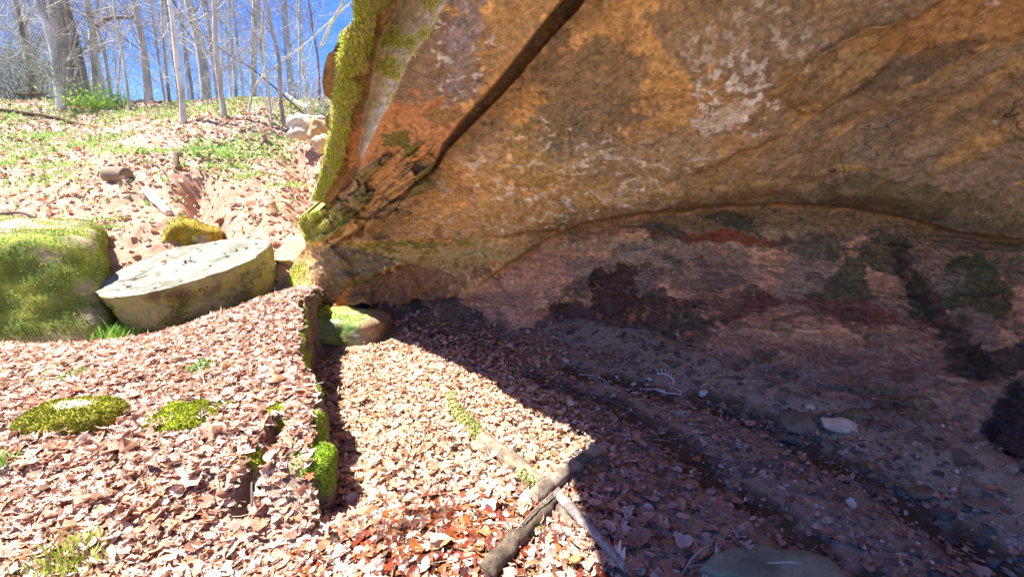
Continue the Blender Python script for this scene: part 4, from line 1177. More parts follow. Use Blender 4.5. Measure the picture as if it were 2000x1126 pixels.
# leaves caught on the ledge and round the moss stones
def drop_leaves(name, P, lab, seed, sz=(.04, .085)):
    rs = np.random.RandomState(seed); P = np.array(P)
    V, F, cc = make_leaves(P, rs.uniform(sz[0], sz[1], len(P)), PAL[rs.choice(len(PAL), len(P), p=PALW)] * rs.uniform(.8, 1.1, (len(P), 1)), .35, seed)
    tag(mesh_np(name, V, F, M_leaf, cc), lab, 'fallen leaves', kind='stuff')
rs = np.random.RandomState(12)
kk = rs.randint(0, npt, 420); ff = rs.uniform(-.25, -.03, 420)
keep_ = (np.abs(ys_[kk] - 3.22) > .1) | (ff < -.16)
drop_leaves('leaves_on_ledge', [(ex[k] + f, ys_[k], tz_[k] + rs.uniform(.01, .035)) for k, f, m_ in zip(kk, ff, keep_) if m_], 'dry leaves lodged on top of the long stone step', 12)
ringp = []
for (c_, ax, ay, hh) in ((g, .27, .18, .05),):
    pass
for (gx_, gy_, gz_, ax, ay) in ((G(132, 835)[0], G(132, 835)[1] + .05, G(132, 835)[2], .27, .19), (g2_[0], g2_[1] + .04, g2_[2], .18, .15), (g3_[0], g3_[1], g3_[2], .08, .08)):
    for _ in range(int(150 * ax / .27)):
        th_ = rs.uniform(0, 6.28); r_ = rs.uniform(.85, 1.15)
        ringp.append((gx_ + ax * r_ * math.cos(th_), gy_ + ay * r_ * math.sin(th_), gz_ + rs.uniform(.02, .06) + .03 * (1.1 - r_)))
drop_leaves('leaves_round_moss', ringp, 'dry leaves banked round the low mossy stones', 13, (.035, .07))

# wooden post at the terrace edge
def board(name, base, top, w, d, lab, seed):
    n = 22; V = []
    base = np.array(base); top = np.array(top)
    for k in range(n):
        s = k / (n - 1.); c_ = base + (top - base) * s + np.array([.012 * math.sin(s * 5 + seed), 0, 0])
        ww = w * (1 - .15 * s + .12 * math.sin(s * 9 + seed)); dd = d
        if s > .93: ww *= .7
        for (a, b) in ((-1, -1), (0, -1.1), (1, -1), (1, 1), (0, 1.1), (-1, 1)):
            V.append(c_ + np.array([a * ww / 2, b * dd / 2, 0.015 * math.sin(a * 3 + seed) * (s > .9)]))
    V = np.array(V); F = grid_faces(n, 6, True)
    F = np.vstack([F, [[(n - 1) * 6 + 0, (n - 1) * 6 + 1, (n - 1) * 6 + 4, (n - 1) * 6 + 5]], [[(n - 1) * 6 + 1, (n - 1) * 6 + 2, (n - 1) * 6 + 3, (n - 1) * 6 + 4]]])
    nz = fbm(V * np.array([20, 20, 4]), 3, seed)
    col = mixc(np.zeros(V.shape) + np.array([.20, .14, .04]), (.10, .065, .03), sst(-.1, .3, nz))
    o = mesh_np(name, V - base, F[:, ::-1], M_wood, col, smooth=False); o.location = tuple(float(v) for v in base)
    tag(o, lab, 'post'); return o
pb = on_z(586, 712, 0.0); pt = at(587, 592, 4.50)
board('wooden_post', pb + np.array([0, .04, -.05]), np.array([pb[0] + .03, pb[1] + .05, .60]), .052, .05, 'weathered upright brown wooden post at the edge of the leafy terrace', 2)

# flat stones and slab in the shade
def flat_stone(px, py, size, rot, lab, seed, a, b, tilt=(0, 0), lift=.02, group='flat stones at the foot of the back wall', name='flat_stone', fac=5):
    g = G(px, py, lift)
    r_, *_ = rock(name, g, size, rot, seed, 5, .05, colfn=stonecol(a, b, seed), sub=4, tilt=tilt, facets=fac)
    tag(r_, lab, 'stone', group)
flat_stone(1653, 838, (.27, .12, .05), -24, 'pale cream flat stone at the foot of the back wall', 51, (.66, .62, .5), (.5, .44, .34), (18, 6))
flat_stone(1560, 832, (.22, .16, .07), -10, 'brown slab of stone just left of the pale cream one', 52, (.22, .17, .12), (.15, .11, .08), (24, -4))
flat_stone(1608, 822, (.12, .10, .05), 10, 'dark grey stone wedged between the brown slab and the cream stone', 53, (.13, .13, .11), (.09, .09, .08))
flat_stone(1672, 815, (.15, .10, .05), -14, 'olive brown flat stone behind the cream stone', 54, (.24, .20, .11), (.15, .12, .07), (10, 0))
flat_stone(1580, 800, (.05, .04, .03), 0, 'tiny cream chip of stone above the brown slab', 55, (.6, .55, .42), (.5, .44, .34))
flat_stone(1548, 862, (.20, .10, .04), -20, 'thin dark stone lying in front of the brown slab', 56, (.16, .13, .10), (.1, .08, .06))
flat_stone(1374, 772, (.07, .035, .05), 20, 'small pale pointed stone right of the scattered bones', 57, (.6, .58, .54), (.5, .48, .44), group='pale chips among the bones')
flat_stone(1500, 1116, (.62, .22, .10), -4, 'broad green grey slab cut off by the bottom edge of the photo', 58, (.26, .28, .20), (.16, .17, .12), (2, 2), .0, None, 'stone_slab', 4)
flat_stone(1800, 968, (.14, .08, .04), 5, 'dull brown flat stone out on the far right of the stream bed', 59, (.18, .13, .1), (.11, .08, .07), group=None)
flat_stone(1930, 992, (.20, .10, .04), -10, 'low flat brown stone at the right edge by the dark recess', 60, (.24, .17, .13), (.15, .11, .09), group=None)
# yellow cobble and its neighbour at bottom centre
flat_stone(1122, 1108, (.052, .035, .035), 40, 'smooth yellow ochre pebble at the bottom beside the grey branch', 61, (.52, .36, .10), (.42, .28, .1), lift=.03, group=None, name='cobble', fac=0)
flat_stone(1103, 1098, (.05, .045, .03), 0, 'rounded tan pebble just left of the yellow ochre one', 62, (.45, .33, .2), (.38, .26, .16), lift=.03, group=None, name='cobble', fac=0)
# hillside rocks beside the lip
for (px, py, t, sz, rot, lab, a, b, sd2) in [
    (603, 247, 9.2, (.75, .6, .42), 20, 'bleached white rock on the skyline beside the cliff lip', (.62, .55, .46), (.42, .36, .28), 71),
    (628, 256, 8.4, (.45, .5, .42), -20, 'orange brown rock between the bleached rock and the cliff lip', (.42, .28, .16), (.28, .2, .1), 72),
    (583, 262, 8.6, (.35, .3, .2), 40, 'smaller pale rock just left and below the bleached white rock', (.5, .42, .34), (.36, .28, .2), 73),
    (636, 283, 7.6, (.4, .4, .3), 10, 'pinkish rock tucked under the mossy lip', (.5, .36, .28), (.36, .25, .18), 74)]:
    g = at(px, py, t)
    r_, *_ = rock('hillside_rock', g, sz, rot, sd2, 2.6, .3, colfn=stonecol(a, b, sd2), sub=4, facets=5)
    tag(r_, lab, 'rock', 'rocks on the hillside beside the cliff')
for (px, py, sz, lab, sd2, a) in [(432, 432, (.16, .14, .1), 'reddish lump of earth in the gully right of the orange mossy rock', 75, (.42, .22, .12)),
                                 (150, 705, (.09, .09, .06), 'small brown stone in the leaves below the big boulder', 76, (.2, .15, .1))]:
    g = G(px, py, .02); r_, *_ = rock('stone', g, sz, 0, sd2, 4, .12, colfn=stonecol(a, tuple(v * .7 for v in a), sd2), sub=3, facets=3); tag(r_, lab, 'stone')

# ------------------------------------------------------------------ logs and branches
def smooth_path(pts, n):
    pts = np.asarray(pts, float)
    if len(pts) == 2: return pts[0] + (pts[1] - pts[0]) * np.linspace(0, 1, n)[:, None]
    m = len(pts); out = []
    for s in np.linspace(0, m - 1 - 1e-6, n):
        i = int(s); f = s - i
        p0 = pts[max(i - 1, 0)]; p1 = pts[i]; p2 = pts[i + 1]; p3 = pts[min(i + 2, m - 1)]
        out.append(.5 * ((2 * p1) + (-p0 + p2) * f + (2 * p0 - 5 * p1 + 4 * p2 - p3) * f * f + (-p0 + 3 * p1 - 3 * p2 + p3) * f ** 3))
    return np.array(out)
def log(name, pix, rads, lab, cat, c1, c2, lift=0.0, n=40, sides=14, rough=.35, seed=0, ends=None, moss=None, world=None, group=None, mcol=((.30, .36, .05), (.4, .42, .09)), mat=None):
    """a branch whose axis follows the ground under the given picture points"""
    if world is None:
        pts = []
        for q in pix:
            l = q[2] if len(q) > 2 else lift
            pts.append(G(q[0], q[1], l))
    else: pts = world
    path = smooth_path(pts, n); rad = np.interp(np.linspace(0, 1, n), np.linspace(0, 1, len(rads)), rads)
    path = path + np.stack([fbm(path * 3, 2, seed), fbm(path * 3, 2, seed + 1), 0 * path[:, 0]], -1) * rads[0] * .4
    V, F = tube(path, rad, sides, seed, rough)
    o0 = path[0]
    nz = fbm(V * 12, 4, seed); col = mixc(np.zeros(V.shape) + np.array(c1), c2, sst(-.15, .3, nz))
    mm = None
    if moss:
        mm = sst(moss[0] - .1, moss[0] + .1, fbm(V * 4, 3, seed + 4) * .6 + .0) if moss[1] is None else moss[1](V)
        col = col * (1 - mm[:, None]) + np.array(mcol[0]) * mm[:, None]
    o = mesh_mixed(name, V - o0, F, mat or M_wood, col); o.location = tuple(float(v) for v in o0)
    tag(o, lab, cat, group)
    if ends is not None:
        for e in ends:
            k = 0 if e == 0 else -1; kk = 1 if e == 0 else -2
            d = path[k] - path[kk]; d /= np.linalg.norm(d)
            pe = np.array([path[k] - d * .002, path[k] + d * .004])
            Ve, Fe = tube(pe, [rad[k] * .97, rad[k] * .9], 18)
            ce = np.tile([.56, .34, .24], (len(Ve), 1))
            mesh_mixed('cut_end', Ve - o0, Fe, M_wood, ce, parent=o)
    if moss:
        rs = np.random.RandomState(seed); k = rs.choice(len(V) - 2, moss[2], p=(mm[:-2] + 1e-4) / (mm[:-2] + 1e-4).sum())
        N_ = V[k] - path[np.minimum(k // sides, n - 1)]; N_ /= np.linalg.norm(N_, axis=1)[:, None] + 1e-9
        P = V[k] + rs.normal(size=(len(k), 3)) * rads[0] * .15
        Vb, Fb, cb = blades(P - o0, N_, rs.uniform(.006, .016, len(k)), np.array(mcol)[rs.choice(len(mcol), len(k))] * rs.uniform(.7, 1.2, (len(k), 1)), .4, 0, rs)
        mesh_mixed('moss', Vb, Fb, M_moss, cb, parent=o)
    return o
log('mossy_log', [(848, 728, .0), (870, 770, .0), (905, 825, .01), (950, 868, .02), (1000, 910, .035), (1058, 962, .04)], [.042, .046, .05, .05, .05, .05],
    'half buried mossy log running down the middle of the sunlit stream bed', 'log', (.34, .28, .19), (.20, .15, .10), seed=3,
    moss=(0, lambda V: sst(-.05, .15, fbm(V * 3.0, 3, 7)) * sst(.0, .03, V[:, 2] - .02), 3500), mcol=((.42, .44, .14), (.5, .5, .2), (.34, .38, .1)))
log('grey_log', [(1040, 985, .035), (1095, 945, .055), (1140, 915, .07), (1178, 893, .09)], [.045, .040, .036, .026], 'short sawn grey log propped across the mossy log with a pink cut end', 'log',
    (.36, .29, .22), (.15, .11, .08), seed=8, ends=(0,), rough=.5)
log('dark_log', [(1078, 992, .05), (1040, 1035, .04), (1000, 1075, .04), (950, 1135, .04)], [.028, .034, .04, .045], 'dark barked rotting log running out of the bottom of the photo', 'log',
    (.16, .12, .08), (.08, .055, .04), seed=12, rough=.6, moss=(0, lambda V: sst(.15, .3, fbm(V * 4, 3, 7)), 500), mcol=((.24, .24, .06), (.3, .3, .08)))
log('grey_branch', [(1088, 985, .07), (1120, 1020, .065), (1165, 1065, .055), (1225, 1135, .05)], [.026, .025, .023, .018], 'split grey branch crossing from sunlight into shade at the bottom', 'branch',
    (.36, .31, .28), (.22, .18, .16), seed=16, rough=.5)
log('dark_branch', [(1090, 1000, .03), (1115, 1030, .02), (1140, 1052, .02)], [.02, .024, .01], 'short jagged brown branch along the left side of the split grey branch', 'branch', (.24, .18, .13), (.14, .10, .07), seed=17, rough=.6)
TW = [([(608, 720, .25), (612, 745, .2), (620, 765, .16), (640, 800, .05), (658, 828, .02)], .005, 'thin reddish stem arching over the shaded terrace foot', (.30, .2, .16)),
      ([(658, 828, .02), (680, 812, .05), (690, 790, .09)], .004, 'pale forked twig standing at the end of the reddish stem', (.55, .48, .42)),
      ([(668, 822, .03), (700, 808, .04), (712, 803, .04)], .004, 'pale twig lying level to the right of the forked one', (.55, .48, .42)),
      ([(925, 1034, .03), (960, 1032, .03), (1000, 1036, .04), (1030, 1050, .04), (1060, 1085, .03), (1085, 1118, .03)], .006, 'curved pale twig lying over the dark log', (.6, .55, .48)),
      ([(790, 1036, .02), (840, 1048, .02), (900, 1066, .02), (968, 1078, .02)], .004, 'long thin grey twig on the wet red leaves', (.45, .36, .34)),
      ([(1000, 1075, .08), (1040, 1030, .09), (1090, 985, .10)], .005, 'thin stick leaning along the dark log', (.32, .25, .2)),
      ([(284, 838, .03), (310, 860, .03), (350, 880, .03)], .004, 'white twig in the leaves below the bright moss stone', (.6, .58, .55)),
      ([(384, 720, .07), (396, 745, .06), (405, 770, .02)], .005, 'bleached stalk under the small green plant on the terrace', (.55, .5, .42)),
      ([(415, 782, .04), (440, 800, .05), (462, 820, .02)], .004, 'white twig across the small moss clump', (.6, .58, .5)),
      ([(497, 1022, .10), (497, 980, .13), (502, 950, .14)], .006, 'dark upright stick at the near end of the terrace crack', (.14, .1, .08)),
      ([(515, 992, .03), (540, 978, .05), (545, 975, .05)], .004, 'grey twig bridging the mouth of the dark crack', (.42, .38, .36)),
      ([(175, 615, .0), (200, 638, .02), (222, 665, .03)], .012, 'brown branch leaning in the gap between the boulder and the flat-topped rock', (.36, .27, .18)),
      ([(357, 575, .1), (375, 590, .1), (395, 605, .02)], .006, 'thin brown twig leaning on the side of the flat-topped rock', (.4, .3, .22)),
      ([(455, 588, .03), (480, 578, .05), (500, 572, .06)], .005, 'pale twig on top of the leafy mound', (.5, .42, .36)),
      ([(1240, 962, .01), (1275, 980, .01)], .004, 'grey twig lying in the shade right of the grey log', (.4, .36, .38)),
      ([(1345, 1114, .02), (1380, 1108, .02), (1418, 1106, .02)], .005, 'pale level twig beside the green grey slab', (.5, .47, .44)),
      ([(1333, 1125, .01), (1350, 1105, .04), (1378, 1088, .06)], .004, 'pale slanting twig rising left of the green grey slab', (.5, .47, .44)),
      ([(1496, 1122, .06), (1530, 1124, .07), (1560, 1126, .07)], .004, 'thin twig resting on the green grey slab', (.45, .42, .38)),
      ([(1395, 1118, .01), (1397, 1085, .08)], .004, 'short upright pale stem beside the green grey slab', (.5, .46, .44)),
      ([(1180, 780, .01), (1225, 800, .01), (1290, 840, .01)], .005, 'long dark twig in the leaf drift at the shadow edge', (.2, .16, .14)),
      ([(1232, 850, .01), (1262, 880, .01), (1290, 930, .01)], .005, 'curved dark root in the shaded stream bed', (.16, .12, .1)),
      ([(830, 672, .02), (790, 660, .02), (760, 668, .02), (735, 690, .01)], .006, 'pale stick lying against the squat round stone', (.55, .46, .38)),
      ([(840, 660, .03), (858, 654, .04), (872, 656, .04)], .014, 'short dark stick on the silt in front of the back wall', (.1, .08, .07)),
      ([(0, 218, .06), (60, 228, .08), (120, 238, .08), (168, 248, .04)], .055, 'long mossy brown fallen trunk on the slope at the far left', (.24, .17, .09)),
      ([(72, 216, .2), (82, 230, .1)], .03, 'broken branch stub standing on the long fallen trunk', (.2, .13, .08)),
      ([(266, 330, .25), (280, 324, .32), (300, 332, .3), (325, 360, .12), (334, 372, .02)], .01, 'arched dead stem on the bank above the flat-topped rock', (.4, .32, .25)),
      ([(240, 360, .06), (262, 378, .05), (288, 392, .02)], .012, 'thin dead branch beside the sawn log end on the bank', (.34, .24, .18)),
      ([(283, 208, .1), (290, 228, .06), (300, 246, .02)], .018, 'broken dark branch on the green slope below the trees', (.2, .14, .1)),
      ([(0, 426, .06), (40, 426, .08), (70, 432, .05)], .03, 'dark stick on the slope behind the big mossy boulder', (.14, .1, .08))]
for pix, r, lab, c in TW:
    log('twig' if r < .01 else 'dead_branch', pix, [r, r * .8, r * .5], lab, 'twig' if r < .01 else 'branch', c, tuple(v * .7 for v in c), n=16, sides=6, rough=.2, seed=int(pix[0][0]) % 90, mat=M_twig if r < .01 else None)
# bits of debris on the pale flat top
def on_top(px, py, l=.02):
    p = on_plane(px, py); return p + np.array([0, 0, l])
for k, (pix, r) in enumerate([([(232, 553), (262, 548), (290, 541)], .006), ([(262, 545), (285, 534), (302, 522)], .005), ([(238, 556), (270, 566), (315, 552)], .004)]):
    log('twig', None, [r, r * .8, r * .5], ['dark twig lying on the lower left of the pale flat rock top', 'thin dark twig slanting up across the pale flat rock top', 'hair thin dark twig nearest the front rim of the pale flat rock top'][k], 'twig', (.12, .09, .07), (.08, .06, .05), n=14, sides=6, rough=.2, seed=k + 3, world=[on_top(*q_) for q_ in pix], mat=M_twig)
rs = np.random.RandomState(8)
Pt = np.array([on_top(*q_) for q_ in [(370, 510), (362, 514), (376, 512), (440, 500), (300, 560), (480, 485), (340, 530), (390, 490), (460, 490), (280, 530), (410, 520), (350, 548), (510, 487), (260, 545), (320, 515), (250, 560), (420, 480), (330, 500), (500, 478), (228, 566)]])
V, F, cc = make_leaves(Pt, rs.uniform(.05, .09, len(Pt)), PAL[rs.choice(len(PAL), len(Pt))] * .55, .25, 44)
tag(mesh_np('leaves_on_rock', V, F, M_leaf, cc), 'few brown leaves lying on the pale flat rock top', 'fallen leaves', kind='stuff')
# sawn logs and stump on the bank
log('sawn_log', [(212, 355, .12), (250, 352, .08)], [.13, .12], 'short sawn log on the bank with a pale round cut end', 'log', (.30, .22, .15), (.2, .14, .1), n=10, seed=4, ends=(0,), rough=.1)
log('white_cut_log', [(288, 384, .08), (310, 402, .07), (334, 422, .04)], [.075, .07, .05], 'bleached white cut log lying down the bank', 'log', (.66, .58, .48), (.4, .32, .24), n=16, seed=5, ends=(0,), rough=.2)
log('small_stump', None, [.07, .055], 'small broken stump standing on the green hump', 'stump', (.36, .26, .2), (.2, .14, .1), n=8, seed=6, rough=.4,
    world=[G(517, 282, -.02), G(517, 282, .2)])
log('small_stump', None, [.08, .06], 'little orange brown stump on the bank left of the cliff lip', 'stump', (.45, .3, .18), (.26, .16, .1), n=8, seed=7, rough=.4,
    world=[G(536, 418, -.02), G(534, 412, .14)])
log('small_stump', None, [.06, .04], 'dark leaning stub in the middle of the green slope', 'stump', (.24, .16, .08), (.2, .14, .1), n=8, seed=9, rough=.4,
    world=[G(348, 330, -.02), G(346, 320, .2)])
# bones
def bone(pix, r, lab, curve=0):
    pts = [G(q[0], q[1], .012 + (q[2] if len(q) > 2 else 0)) for q in pix]
    n = 18; path = smooth_path(pts, n); s = np.linspace(0, 1, n)
    rad = r * (.62 + .75 * (np.exp(-((s) / .1) ** 2) + np.exp(-((1 - s) / .1) ** 2)))
    V, F = tube(path, rad, 9, 3, .15)
    o = mesh_mixed('bone', V - path[0], F, M_bone); o.location = tuple(float(v) for v in path[0]); tag(o, lab, 'bone', 'animal bones in the stream bed')
bone([(1250, 762), (1285, 762)], .0075, 'straight bleached bone lowest of the scatter, left of the pale chips')
bone([(1132, 733), (1158, 735)], .006, 'small straight bone furthest left of the scatter')
bone([(1170, 738), (1182, 746), (1188, 752)], .006, 'short hooked bone left of the rib fan')
bone([(1296, 769), (1330, 772)], .0075, 'long limb bone under the curved rib fan')
bone([(1312, 758), (1332, 768)], .006, 'yellowish slanting bone touching the long limb bone')
bone([(1192, 757), (1204, 762)], .006, 'tiny bone stub between the hooked bone and the straight one')
# rib fan: one spine with ribs
sp = [G(1283, 735, .03), G(1300, 738, .035), G(1312, 746, .03), (G(1316, 756, .02))]
e_ = empty('rib_cage', sp[0])
pth = smooth_path(sp, 16); V, F = tube(pth, .006, 8, 2, .3); mesh_mixed('spine', V - sp[0], F, M_bone, parent=e_)
for k in range(7):
    b0 = pth[1 + k * 2]; out_ = np.array([-.015 + .01 * k, .05, .0]) ; q = [b0, b0 + out_ * .5 + np.array([0, 0, .03]), b0 + out_ + np.array([0, 0, .012])]
    V, F = tube(smooth_path(q, 8), [.0035] * 7 + [.002], 6); mesh_mixed('rib', V - sp[0], F, M_bone, parent=e_)
tag(e_, 'small curved fan of white ribs on its spine in the shaded stream bed', 'bones')
# pale chips among the bones
rs = np.random.RandomState(4)
for k, (px, py) in enumerate([(1225, 763), (1238, 752), (1205, 737), (1268, 742), (1292, 765), (1240, 770)]):
    g = G(px, py, .012); r_, *_ = rock('pale_chip', g, (.05 + .01 * (k % 3), .03, .018), 40 * k, 80 + k, 4, .15, colfn=stonecol((.6, .58, .55), (.46, .44, .42), k), sub=3, facets=3)
    tag(r_, 'small pale chip lying among the scattered bones', 'stone chip', 'loose pale chips around the bones')

# falling water drops
for k, (px, py, h) in enumerate([(842, 536, .05), (836, 544, .03), (763, 555, .04), (755, 579, .025), (600, 545, .02), (625, 540, .02), (1165, 216, .008)]):
    c_ = at(px, py, 4.3 if k < 6 else 3.0)
    V, F = tube(np.array([c_ + [0, 0, -h], c_ + [0, 0, -h * .4], c_ + [0, 0, h * .5], c_ + [0, 0, h]]), [.002, .006, .005, .001], 8)
    o = mesh_mixed('water_drop', V - c_, F, M_water); o.location = tuple(float(v) for v in c_)
    tag(o, 'falling drip of water below the overhang', 'water drop', 'drips falling from the rock')

# ------------------------------------------------------------------ small green plants
def plant(px, py, n, size, lab, name='green_plant', cols=((.18, .42, .06), (.3, .52, .1)), spread=.06, wid=.25, seed=0, up=1.6, g=None, zh=None):
    rs = np.random.RandomState(abs(int(seed + px)) + 1); g = G(px, py) if g is None else g
    P = np.stack([rs.normal(0, spread, n), rs.normal(0, spread, n), (rs.uniform(0, 1, n) ** 1.5) * zh * (1 + .5 * rs.normal(size=n)) if zh else rs.uniform(0, size * .6, n)], -1)
    V, F, cc = blades(P, np.tile([0, 0, up], (n, 1)), rs.uniform(size * .4, size, n), np.array(cols)[rs.choice(len(cols), n)] * rs.uniform(.8, 1.2, (n, 1)), wid, 0, rs)
    o = mesh_mixed(name, V, F, M_green, cc); o.location = tuple(float(v) for v in g); tag(o, lab, 'plant'); return o
plant(398, 722, 90, .06, 'small leafy green plant in the middle of the terrace leaves', spread=.045)
plant(232, 668, 160, .16, 'tuft of bright green grass at the foot of the flat-topped rock', 'grass_tuft', spread=.10, wid=.07)
plant(140, 1108, 260, .06, 'yellow green fern-like sprig at the bottom left', spread=.06, wid=.16, zh=.09, cols=((.34, .42, .06), (.45, .5, .12)))
plant(75, 1122, 90, .07, 'low green grass at the very bottom left corner', 'grass_tuft', spread=.08, wid=.08, cols=((.28, .45, .08), (.4, .5, .15)))
plant(-5, 925, 70, .12, 'grass blades poking in from the left edge', 'grass_tuft', spread=.04, wid=.06)
plant(120, 740, 60, .06, 'patch of small green leaves left of the terrace centre', spread=.09)
plant(608, 755, 26, .05, 'seedling on the rim of the terrace above the shade', spread=.02)
plant(1040, 1045, 50, .045, 'green seedling beside the dark log', spread=.03, wid=.45, cols=((.16, .5, .1), (.3, .6, .15)))
plant(945, 1046, 40, .035, 'tiny green sprigs left of the dark log', spread=.035, wid=.4, cols=((.16, .45, .08), (.4, .6, .15)))
plant(1035, 1068, 30, .04, 'small seedling under the curved pale twig', spread=.02, wid=.5, cols=((.12, .5, .1), (.3, .6, .15)))
plant(600, 672, 120, .05, 'fine green weed at the foot of the wooden post', spread=.05, wid=.2, g=at(572, 672, 4.25))
plant(205, 212, 1900, .11, 'bushy bright green shrub below the tallest trunks', 'green_shrub', zh=.36, spread=.42, wid=.25, cols=((.30, .52, .08), (.48, .64, .16)), up=.6)
for k, (px, py, s_) in enumerate([(80, 272, .2), (110, 268, .2), (140, 325, .16), (10, 325, .2), (85, 330, .12), (240, 300, .22), (320, 300, .16), (180, 285, .15), (430, 330, .2), (410, 300, .22), (460, 310, .18), (480, 350, .12), (210, 430, .1), (230, 445, .1), (560, 365, .15), (500, 345, .15)]):
    rs_ = np.random.RandomState(k)
    o = plant(px, py, 130, s_ * .6, 'low clump of fresh green leaves on the sunny bank', 'leaf_clump', spread=s_ * 1.2, wid=.3, seed=k, up=.5, cols=((.26, .46, .1), (.4, .55, .18)))
    o['group'] = 'green clumps on the bank'

# ------------------------------------------------------------------ trees
def tube_batch(segs, sides=3):
    """many straight thin tapered tubes at once: segs = [(p0,p1,r0,r1)]"""
    A = np.array([s[0] for s in segs]); Bq = np.array([s[1] for s in segs]); r0 = np.array([s[2] for s in segs]); r1 = np.array([s[3] for s in segs])
    T = Bq - A; T /= np.linalg.norm(T, axis=1)[:, None] + 1e-9
    h = np.where(np.abs(T[:, 2:3]) < .9, np.array([[0, 0, 1.]]), np.array([[1., 0, 0]]))
    a = np.cross(T, h); a /= np.linalg.norm(a, axis=1)[:, None]; b = np.cross(T, a)
    th = np.arange(sides) * 2 * math.pi / sides
    off = np.cos(th)[None, :, None] * a[:, None] + np.sin(th)[None, :, None] * b[:, None]
    V = np.concatenate([A[:, None] + off * r0[:, None, None], Bq[:, None] + off * r1[:, None, None]], 1)
    n = len(segs); j = np.arange(sides); j2 = (j + 1) % sides
    f = np.stack([j, j2, sides + j2, sides + j], -1)
    F = (np.arange(n)[:, None, None] * 2 * sides + f[None]).reshape(-1, 4)
    return V.reshape(-1, 3), F
def grow(p, d, L, r, lev, out, rs, rmin=.004, wig=.25):
    n = max(3, int(L / .22)); st = L / n
    for k in range(n):
        d = d + rs.normal(0, wig * .5, 3) * np.array([1, 1, .7]) + np.array([0, 0, .05]); d /= np.linalg.norm(d)
        q = p + d * st; ra = max(r * (1 - k / n * .75), rmin); rb = max(r * (1 - (k + 1) / n * .75), rmin)
        out.append((p, q, ra, rb)); p = q
        if lev > 0 and rs.uniform() < (.75 if lev > 1 else .9):
            a = rs.normal(size=3); a -= a @ d * d; a /= np.linalg.norm(a)
            dd = d * rs.uniform(.45, .9) + a * .8; dd /= np.linalg.norm(dd)
            grow(p, dd, L * rs.uniform(.35, .6), ra * .5, lev - 1, out, rs, rmin, wig)
def tree(path, r0, r1, lab, seed, col=(.42, .38, .34), nl=9, start=.25, levels=2, limb=1.6, group='bare trees on the ridge', name='bare_tree', rmin=.0045):
    rs = np.random.RandomState(seed)
    path = np.array(path); base_ = path[0].copy()
    pp = smooth_path(path, 26); s = np.linspace(0, 1, 26)
    pp = pp + np.stack([fbm(pp * .8, 2, seed), fbm(pp * .8, 2, seed + 1), 0 * s], -1) * .12 * s[:, None]
    rad = (r0 + (r1 - r0) * s) * (1 + .2 * np.exp(-s * 28)) * .82
    e = empty(name, base_)
    V, F = tube(pp - base_, rad, 14 if r0 > .08 else 9, seed, .22)
    c1 = np.minimum(np.array(col) * 1.08, .8); nz = fbm(V * np.array([3, 3, 1.2]), 4, seed)
    cc = mixc(np.zeros(V.shape) + c1, c1 * .55, sst(-.1, .35, nz)); cc = mixc(cc, np.minimum(c1 * 1.5, .75), sst(.15, .45, fbm(V * 2.2, 3, seed + 2)) * .7)
    mesh_mixed('trunk', V, F, M_bark, cc, parent=e)
    segs = []
    for k in range(nl):
        f = rs.uniform(start, .97); i = int(f * 25); p = pp[i] - base_
        az = rs.uniform(0, 2 * math.pi); d = np.array([math.cos(az), math.sin(az) * .8, rs.uniform(.5, 1.6)]); d /= np.linalg.norm(d)
        grow(p, d, limb * rs.uniform(.6, 1.3) * (1.2 - .5 * f), max(rad[i] * .22, .009), levels, segs, rs, rmin)
    V, F = tube_batch(segs)
    cb = np.tile(c1 * .75, (len(V), 1)) * np.repeat(rs.uniform(.7, 1.3, (len(V) // 6, 1)), 6, axis=0)
    mesh_np('crown', V, F, M_twig, cb, parent=e)
    tag(e, lab, 'tree', group)
    return e
def tpath(pix, top=None, ylock=None, extra=3.5):
    b = G(*pix[0], -.05)
    y = b[1] if ylock is None else ylock
    pts = [b] if ylock is None else [at_y(pix[0][0], pix[0][1], y)]
    for q in pix[1:]: pts.append(at_y(q[0], q[1], y))
    d = pts[-1] - pts[-2]; d /= np.linalg.norm(d)
    pts.append(pts[-1] + d * extra * .5 + np.array([0, 0, .2])); pts.append(pts[-1] + d * extra * .5 + np.array([.1, .1, .4]))
    return pts, y
